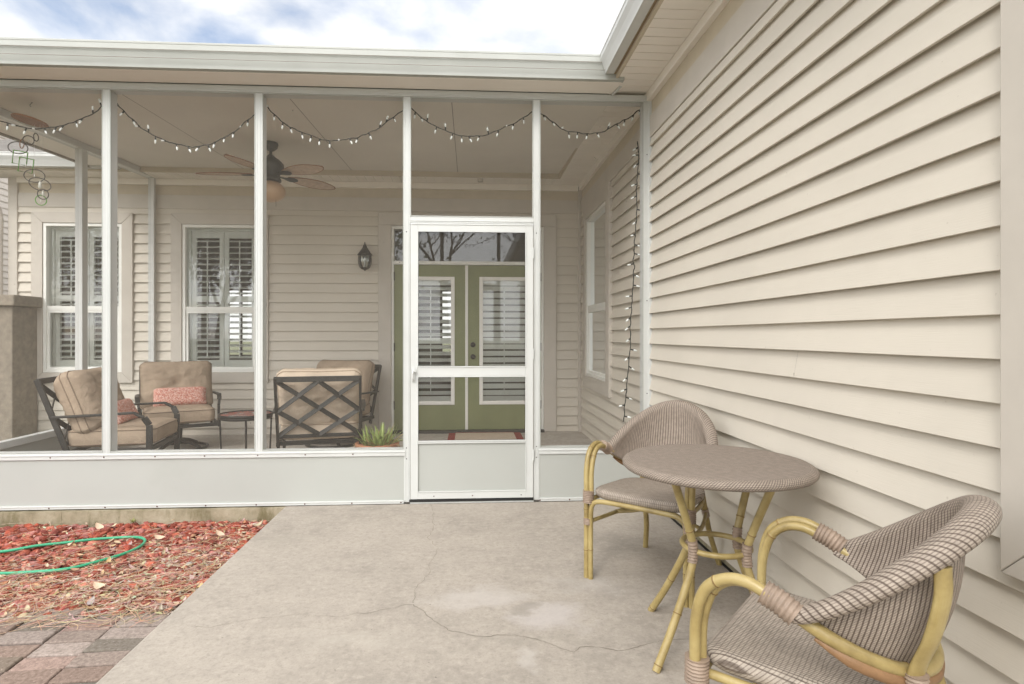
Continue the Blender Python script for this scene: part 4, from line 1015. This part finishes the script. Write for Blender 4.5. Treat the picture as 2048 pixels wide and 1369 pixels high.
# ================================================================ LOUNGE FURNITURE
def cushion(w,d,h,dome=1.0,tuft=0,N=26,edge=.35,seedv=0,band=True):
    """pillow in XY plane centred at origin"""
    m=MB()
    def th(a,b): 
        k=((1-abs(a)**5)*(1-abs(b)**5)); k=max(0,k)**.5
        t=h/2*(edge+(1-edge)*k*dome)
        if tuft:
            r=math.hypot(a*w/2,b*d/2); t-=tuft*math.exp(-(r/.05)**2); an=math.atan2(b,a)
            t-=tuft*.30*(0.5+.5*math.cos(an*8+1))**2*math.exp(-(r/.17)**2)
            t+=.016*noise.noise(Vector((a*2.4,b*2.4,seedv)))+.009*noise.noise(Vector((a*7,b*7,seedv+3)))
        return t
    def xy(a,b):
        ca_=.035; fx=1-ca_*(1-abs(b)**4)*0; pin=1-.045*(1-(b*b))*0
        rx=w/2*a*(1-.03*(1-abs(b))*abs(a)); ry=d/2*b*(1-.03*(1-abs(a))*abs(b))
        # rounded corners
        if abs(a)>.85 and abs(b)>.85:
            q=(abs(a)-.85)/.15*(abs(b)-.85)/.15; rx*=1-.07*q; ry*=1-.07*q
        return rx,ry
    G=[-1+2*i/(N-1) for i in range(N)]
    G=[math.copysign(abs(g)**.8,g) for g in G]
    for sg in (1,-1):
        rows=[]
        for a in G:
            row=[]
            for b in G: x,y=xy(a,b); row.append(Vector((x,y,sg*th(a,b))))
            rows.append(row)
        m.grid(rows if sg>0 else [r[::-1] for r in rows])
    per=[(a,-1) for a in G]+[(1,b) for b in G[1:]]+[(a,1) for a in G[::-1][1:]]+[(-1,b) for b in G[::-1][1:-1]]
    P=[xy(a,b) for a,b in per]; e=h/2*edge
    rows=[[Vector((x*(1+.0),y,-e)) ,Vector((x*1.018,y*1.018,-e*.5)),Vector((x*1.022,y*1.022,0)),Vector((x*1.018,y*1.018,e*.5)),Vector((x,y,e))] for x,y in P]
    m.grid(rows,True,False)
    pip=[[Vector((x*1.004,y*1.004,sg*e)) for x,y in P] for sg in (1,-1)]
    return m,pip
def place(m,mat): m.v=[tuple(mat@Vector(p)) for p in m.v]; return m
def put_cushion(par,name,mt,w,d,h,mat,tuft=0,edge=.35,seedv=0,pip=True,N=26):
    m,pp_=cushion(w,d,h,1,tuft,N,edge,seedv); o=place(m,mat).build(name,mt,par)
    if pip:
        for P in pp_: 
            t_=MB(); t_.tube([mat@p for p in P],.0045,6,closed=True); t_.build('piping','pip' if mt=='cush' else 'cush',o)
    return o
def make_lounge(swivel,cm='cush',seedv=0):
    root=empty('lounge_chair'); zo=0
    bt=lambda z:(.24+ (z-.30)*.36)     # back plane lean
    m=MB()
    for s in (-1,1): 
        m.bar((s*.33,bt(.12 if swivel else .0)-.0,.20 if swivel else 0),(s*.33,bt(.83),.83),.022,.04,(0,1,0))
    m.bar((-.33,bt(.815),.815),(.33,bt(.815),.815),.022,.045); m.bar((-.33,bt(.33),.33),(.33,bt(.33),.33),.02,.03)
    m.build('back_frame','dark',root,bevel=.003)
    m=MB(); Q=lambda x,z,o=0:(x,bt(z)+o,z); w_=.32; z0,z1=.34,.80; zm=(z0+z1)/2
    for i,(a,b) in enumerate(((Q(-w_,z0),Q(w_,z1)),(Q(-w_,z1,.007),Q(w_,z0,.007)),(Q(0,z1,.014),Q(-w_,zm-.02,.014)),(Q(0,z1,.015),Q(w_,zm-.02,.015)),(Q(-w_,zm-.02,.016),Q(0,z0,.016)),(Q(w_,zm-.02,.017),Q(0,z0,.017)))):
        m.bar(a,b,.030,.006,(0,.95,-.3)) if False else m.bar(a,b,.006,.038,(0,-.34,.94))
    m.build('back_lattice','dark',root)
    for s in (-1,1):
        m=MB(); pts=[(s*.345,bt(.54),.54),(s*.36,.05,.55),(s*.36,-.24,.56),(s*.355,-.31,.52),(s*.345,-.345,.46),(s*.345,-.345,.24 if swivel else 0)]
        for k,(a,b) in enumerate(zip(pts[:-1],pts[1:])):
            m.bar(a,b,.042 if k<3 else .022,.018 if k<3 else .045,(0,0,1) if k<3 else (0,-1,.0))
        m.build('armrest','dark',root,bevel=.004)
    m=MB()
    for y in (-.34,.20): m.bar((-.335,y,.265),(.335,y,.265),.03,.035)
    for s in (-1,1): m.bar((s*.335,-.34,.265),(s*.335,.25,.265),.02,.035)
    m.build('seat_frame','dark',root,bevel=.003)
    if swivel:
        m=MB(); m.lathe([(.001,.25),(.10,.25),(.10,.225),(.04,.215),(.035,.09),(.06,.06),(.001,.06)],(0,-.05,0),18)
        for k in range(4):
            a=PI/4+k*PI/2; m.tube(spline([(0,-.05,.10),(.14*math.cos(a),-.05+.14*math.sin(a),.07),(.26*math.cos(a),-.05+.26*math.sin(a),.022)],5),.018,8)
        m.tube([(.27*math.cos(2*PI*k/28),-.05+.27*math.sin(2*PI*k/28),.014) for k in range(28)],.014,8,closed=True)
        for k in range(-3,4): m.tube([(-.10,k*.022,.235),(.10,k*.022,.235)],.008,6)
        m.build('swivel_base','dark',root)
    put_cushion(root,'seat_cushion','cush2' if cm=='cush2' else 'cush',.62,.62,.17,Matrix.Translation((0,-.06,.365)),0,.62,seedv)
    ang=math.atan(.36)+.0
    mt=Matrix.Translation((0,.180,.640))@Matrix.Rotation(-ang+R(90),4,'X')
    put_cushion(root,'back_cushion',cm,.67,.51,.27,mt,.055,.20,seedv+5,N=40)
    return root
def P2(px,py,z): return B(px,py,z=z)
# A: left, side on, facing right
A=make_lounge(False,'cush',2); A.location=(-2.92,5.02,FZ); A.rotation_euler=(0,0,R(100))
tag(A,'tan cushioned patio chair seen side on at the far left of the porch','patio chair','cushioned patio chairs in the porch')
Bc=make_lounge(True,'cush',8); Bc.location=(-3.02,6.22,FZ); Bc.rotation_euler=(0,0,R(29))
tag(Bc,'tan swivel patio chair facing the camera in front of the double windows','patio chair','cushioned patio chairs in the porch')
Cc=make_lounge(False,'cush2',14); Cc.location=(-1.30,5.20,FZ); Cc.rotation_euler=(0,0,R(191))
tag(Cc,'patio chair with its crisscross metal back turned to the camera','patio chair','cushioned patio chairs in the porch')
Dc=copy_tree(Bc); Dc.location=(-1.45,6.38,FZ); Dc.rotation_euler=(0,0,R(-17))
tag(Dc,'tan patio chair half hidden behind the crisscross backed chair','patio chair','cushioned patio chairs in the porch')
def pillow(loc,rz,tilt,w,d,h,label,mt='pink'):
    r=empty('x'); bpy.data.objects.remove(r)
    m,_=cushion(w,d,h,1,0,22,.10,3); o=m.build('throw_pillow',mt); o.location=loc; o.rotation_euler=(tilt,0,rz); tag(o,label,'pillow','pink throw pillows'); return o
# pillow on B : leaning on its back cushion
def local(o,x,y,z):
    c,s=math.cos(o.rotation_euler[2]),math.sin(o.rotation_euler[2]); return (o.location[0]+x*c-y*s,o.location[1]+x*s+y*c,o.location[2]+z)
pillow(local(Bc,.02,.0,.53),R(29),R(65),.48,.20,.12,'pink speckled lumbar pillow on the swivel chair facing the camera')
pillow(local(A,.03,-.01,.525),R(100),R(65),.46,.20,.12,'pink speckled lumbar pillow on the side on chair at far left')
# side table
st_=empty('side_table',(-2.03,5.42,FZ)); tag(st_,'small round black side table with red and white mosaic top','side table')
m=MB(); m.lathe([(.001,.452),(.215,.452)],(0,0,0),36); m.build('mosaic_top','mosaic',st_)
m=MB(); m.lathe([(.001,.440),(.232,.440),(.234,.462),(.226,.462),(.222,.446)],(0,0,0),36); m.lathe([(.22,.415),(.226,.415),(.226,.44),(.22,.44)],(0,0,0),36); m.build('table_rim','dark',st_)
for k in range(4):
    a=R(20+90*k); m=MB(); m.tube([(.215*math.cos(a),.215*math.sin(a),.43),(.20*math.cos(a),.20*math.sin(a),0)],.008,8); m.build('leg','dark',st_)
# potted aloe
pc=(-.78,5.0); pot=empty('potted_plant',(pc[0],pc[1],FZ)); tag(pot,'spiky pale green aloe in a terracotta bowl inside the screen','plant')
m=MB(); m.lathe([(.001,.0),(.10,.0),(.14,.10),(.17,.22),(.182,.225),(.186,.255),(.176,.258),(.165,.24),(.001,.235)],(0,0,0),30); m.build('terracotta_pot','terra',pot)
m=MB()
for k in range(95):
    a=random.random()*2*PI; r0=random.uniform(0,.12); L=random.uniform(.12,.23); el=random.uniform(.35,1.35)
    b=Vector((r0*math.cos(a),r0*math.sin(a),.235)); a+=random.gauss(0,.5); d=Vector((math.cos(a)*math.cos(el),math.sin(a)*math.cos(el),math.sin(el)))
    if random.random()<.3: b.x*=1.2; 
    s=d.cross(Vector((0,0,1))).normalized(); k_=random.uniform(.75,1.25); m.col=(.32*k_,.40*k_,.13*k_) if random.random()<.85 else (.45,.36,.17)
    P=[b+d*(L*t)+Vector((0,0,-.07*L*4*t*t*(1-el/1.6))) for t in (0,.3,.6,.85,1)]; W=[.009,.010,.008,.004,.0005]
    m.grid([[p-s*w,p+Vector((0,0,-w*.6)),p+s*w] for p,w in zip(P,W)])
m.build('aloe_leaves','aloe',pot)
m=MB()
for k in range(30):
    a=random.random()*2*PI; m.col=(.40,.30,.17); q=[Vector((.17*math.cos(a),.17*math.sin(a),.25)),Vector((.20*math.cos(a+.05),.20*math.sin(a+.05),.24)),Vector((.195*math.cos(a+.1),.195*math.sin(a+.1),.17))]; m.tube(spline(q,3),.0015,4)
m.build('dry_roots','aloe',pot)
# doormat
dm=empty('doormat',(.17,6.66,FZ)); tag(dm,'beige woven doormat with dark red ends at the french doors','doormat')
x0,x1=B(897,872,z=FZ).x-.0,B(1043,872,z=FZ).x
dm.location=((x0+x1)/2,6.66,FZ); hw=(x1-x0)/2
m=MB(); m.box(-hw+.08,hw-.08,-.28,.25,.001,.011); m.build('mat_field','mat',dm)
m=MB(); m.box(-hw,-hw+.079,-.28,.25,.001,.011); m.box(hw-.079,hw,-.28,.25,.001,.011); m.box(-hw+.08,hw-.08,.251,.28,.001,.011); m.build('mat_border','matred',dm)
# ================================================================ BEYOND
# stucco wall
sw=empty('stucco_wall',(-6,6.8,0)); tag(sw,'low taupe stucco wall with cap outside the porch at far left','wall')
m=MB(); m.box(-2.2,1.03,-.17,.2,-.2,1.56); m.build('wall_body','stucco',sw,bevel=.01)
m=MB(); m.box(-2.25,1.09,-.23,.2,1.561,1.68); m.build('wall_cap','stucco',sw,bevel=.012)
# downspout elbow
m=MB(); q0=Vector((-5.62,6.66,0)); 
m.tube(spline([(-5.75,6.60,3.09),(-5.74,6.60,3.0),(-5.62,6.72,2.86),(-5.42,6.93,2.74),(-5.36,6.96,2.6),(-5.36,6.96,2.2),(-5.36,6.96,.1)],6),.035,10); hp_(m,'downspout','trim')
# neighbouring house
NH=Vector((-8.4,11,0)); nb=empty('neighbour_house',NH); tag(nb,'pale sided neighbouring house glimpsed past the porch at far left','house')
m=MB(); siding(m,lambda u,d,z:(-8.4-d,u,z),4.5,20,0,5.4,[],.017,.1143,0); m.build('siding','nsiding',nb,off=NH)
m=MB(); m.box(-14,-8.43,4.5,20,0,5.4); m.build('wall','nsiding',nb,off=NH)
m=MB(); m.poly([(-8.0,4.2,5.3),(-8.0,20.4,5.3),(-11.2,20.4,7.4),(-11.2,4.2,7.4)]); m.poly([(-14.4,4.2,5.3),(-14.4,20.4,5.3),(-11.2,20.4,7.4),(-11.2,4.2,7.4)]); m.build('roof','shingle',nb,off=NH)
m=MB(); m.box(-8.42,-8.36,9.9,10.9,1.2,2.0); w=m.build('window','vinyl',nb,off=NH); m=MB(); m.box(-8.37,-8.355,10.0,10.8,1.26,1.94); m.build('pane','lantg',w,off=NH)
m=MB(); m.box(-8.38,-8.34,8.6,8.72,0,5.3); m.build('corner_trim','vinyl',nb,off=NH)
# trees (behind the camera, seen in the glass) and one beyond the neighbour
def tree(x,y,h,cr,dark,label,n=2600,bare=False,rad=.2):
    r=empty('tree',(x,y,-.15)); tag(r,label,'tree','yard trees'); m=MB(); tips=[]
    def limb(p,d,L,rr,dep):
        pts=[p]; q=p.copy(); dd=d.copy()
        for k in range(5): dd=(dd+Vector((random.gauss(0,.12),random.gauss(0,.12),random.gauss(.03,.08)))).normalized(); q=q+dd*(L/5); pts.append(q.copy())
        m.tube(pts,[rr*(1-.55*k/5) for k in range(6)],6 if dep else 10,caps=False)
        if dep>=(4 if bare else 3): tips.append(q); return
        for k in range(3 if dep<3 else 2):
            a=random.random()*2*PI; s=Vector((math.cos(a),math.sin(a),random.uniform(.1,.8))); limb(pts[random.choice([3,4,5])],(dd*.6+s*.75).normalized(),L*random.uniform(.6,.8),rr*.45,dep+1)
        tips.append(q)
    limb(Vector((0,0,0)),Vector((0,0,1)),h*.42,rad,0); m.build('trunk','bark',r)
    m=MB(); cl=[t for t in tips]
    for k in range(n):
        c=random.choice(cl); s=cr*.28; p=c+Vector((random.gauss(0,s),random.gauss(0,s),random.gauss(0,s*.7)))
        d=Vector((random.gauss(0,1),random.gauss(0,1),random.gauss(0,1))).normalized(); e=d.orthogonal().normalized(); w=random.uniform(.05,.13); f_=d.cross(e)
        m.poly([p-e*w,p+f_*w*.6,p+e*w,p-f_*w*.6])
    m.build('crown','leafd' if dark else 'leafg',r)
tree(-6.5,-11,9,3.2,False,'leafy yard tree reflected in the left porch window',9500)
tree(-11.5,-13,10,3.5,True,'dark evergreen yard tree reflected in the porch window',9500)
tree(-1.2,-15,11,3.4,False,'nearly bare spreading yard tree reflected in the door transom',900,True)
tree(3.8,-14,9.5,3.4,True,'sparse yard tree reflected at the right of the transom',1600,True)
tree(-17,-10,9,3.5,False,'broad yard tree beyond the white railing',4200)
tree(-13,22,8,3.2,False,'green tree standing beyond the neighbouring house',3000)
# white railing in the yard
rl=empty('deck_railing',(-9.2,-6.2,-.15)); tag(rl,'white picket railing in the yard reflected in the window glass','railing')
m=MB()
for zz in (.25,1.2): m.box(-1.2,1.2,-.03,.03,zz,zz+.07)
rr=m.build('rail','white_wood',rl)
for k in range(17):
    m=MB(); x=-1.15+k*.143; m.box(x-.018,x+.018,-.018,.018,0.0 if k%8==0 else .32,1.35 if k%8==0 else 1.2); m.build('baluster','white_wood',rl)
# ================================================================ LIGHT
w=bpy.data.worlds.new('World'); SC.world=w; w.use_nodes=True; nt=w.node_tree; nt.nodes.clear()
N_=nt.nodes.new; Lk=nt.links.new
SUN_EL=R(42); SUN_AZ=R(208)  # direction toward the sun measured clockwise from +y
out=N_('ShaderNodeOutputWorld'); bg=N_('ShaderNodeBackground'); bg.inputs[1].default_value=.12
sky=N_('ShaderNodeTexSky'); sky.sky_type='NISHITA'; sky.sun_disc=False; sky.sun_elevation=SUN_EL; sky.sun_rotation=SUN_AZ; sky.dust_density=2.0
tc=N_('ShaderNodeTexCoord'); sp=N_('ShaderNodeSeparateXYZ'); Lk(tc.outputs['Generated'],sp.inputs[0])
def mth(op,a,b=0.):
    n=N_('ShaderNodeMath'); n.operation=op
    for i,v in enumerate((a,b)):
        if isinstance(v,(int,float)): n.inputs[i].default_value=v
        else: Lk(v,n.inputs[i])
    return n.outputs[0]
zz=mth('ADD',mth('MAXIMUM',sp.outputs[2],0),.22)
cb=N_('ShaderNodeCombineXYZ'); Lk(mth('DIVIDE',sp.outputs[0],zz),cb.inputs[0]); Lk(mth('DIVIDE',sp.outputs[1],zz),cb.inputs[1]); cb.inputs[2].default_value=1.7
nz=N_('ShaderNodeTexNoise'); nz.inputs['Scale'].default_value=1.9; nz.inputs['Detail'].default_value=7; nz.inputs['Roughness'].default_value=.52; nz.inputs['Distortion'].default_value=.25; Lk(cb.outputs[0],nz.inputs['Vector'])
rp=N_('ShaderNodeValToRGB'); rp.color_ramp.elements[0].position=.27; rp.color_ramp.elements[1].position=.47; Lk(nz.outputs['Fac'],rp.inputs[0])
# cloud brightness: brighter to the sun side (behind the camera) and overhead
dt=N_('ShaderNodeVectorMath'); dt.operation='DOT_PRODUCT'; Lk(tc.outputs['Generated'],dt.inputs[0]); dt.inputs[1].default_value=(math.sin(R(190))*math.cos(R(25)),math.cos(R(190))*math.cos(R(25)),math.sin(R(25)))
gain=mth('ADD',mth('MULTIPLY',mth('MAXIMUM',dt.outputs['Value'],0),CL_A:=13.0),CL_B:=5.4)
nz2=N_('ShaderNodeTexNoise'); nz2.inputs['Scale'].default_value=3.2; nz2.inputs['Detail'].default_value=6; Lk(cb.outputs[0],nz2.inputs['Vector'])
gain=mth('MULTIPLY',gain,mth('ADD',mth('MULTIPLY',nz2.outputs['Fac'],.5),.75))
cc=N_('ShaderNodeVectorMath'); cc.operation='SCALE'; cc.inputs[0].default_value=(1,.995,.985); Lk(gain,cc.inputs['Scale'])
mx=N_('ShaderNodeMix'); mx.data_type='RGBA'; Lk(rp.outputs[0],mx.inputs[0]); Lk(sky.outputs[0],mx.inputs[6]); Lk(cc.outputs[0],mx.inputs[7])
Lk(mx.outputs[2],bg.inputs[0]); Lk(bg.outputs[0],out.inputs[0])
sd=bpy.data.lights.new('sun','SUN'); sd.energy=.65; sd.angle=R(14); sd.color=(1,.96,.9); so=bpy.data.objects.new('sun',sd); COL.objects.link(so)
dv=Vector((math.sin(SUN_AZ)*math.cos(SUN_EL),math.cos(SUN_AZ)*math.cos(SUN_EL),math.sin(SUN_EL)))
so.rotation_euler=dv.to_track_quat('Z','Y').to_euler()
SC.view_settings.view_transform='Standard'; SC.view_settings.look='None'; SC.view_settings.gamma=1; SC.view_settings.exposure=.90
SC.render.engine='CYCLES'; SC.cycles.max_bounces=14; SC.cycles.diffuse_bounces=7; SC.cycles.transparent_max_bounces=16; SC.cycles.glossy_bounces=5
SC.render.resolution_x=1024; SC.render.resolution_y=684
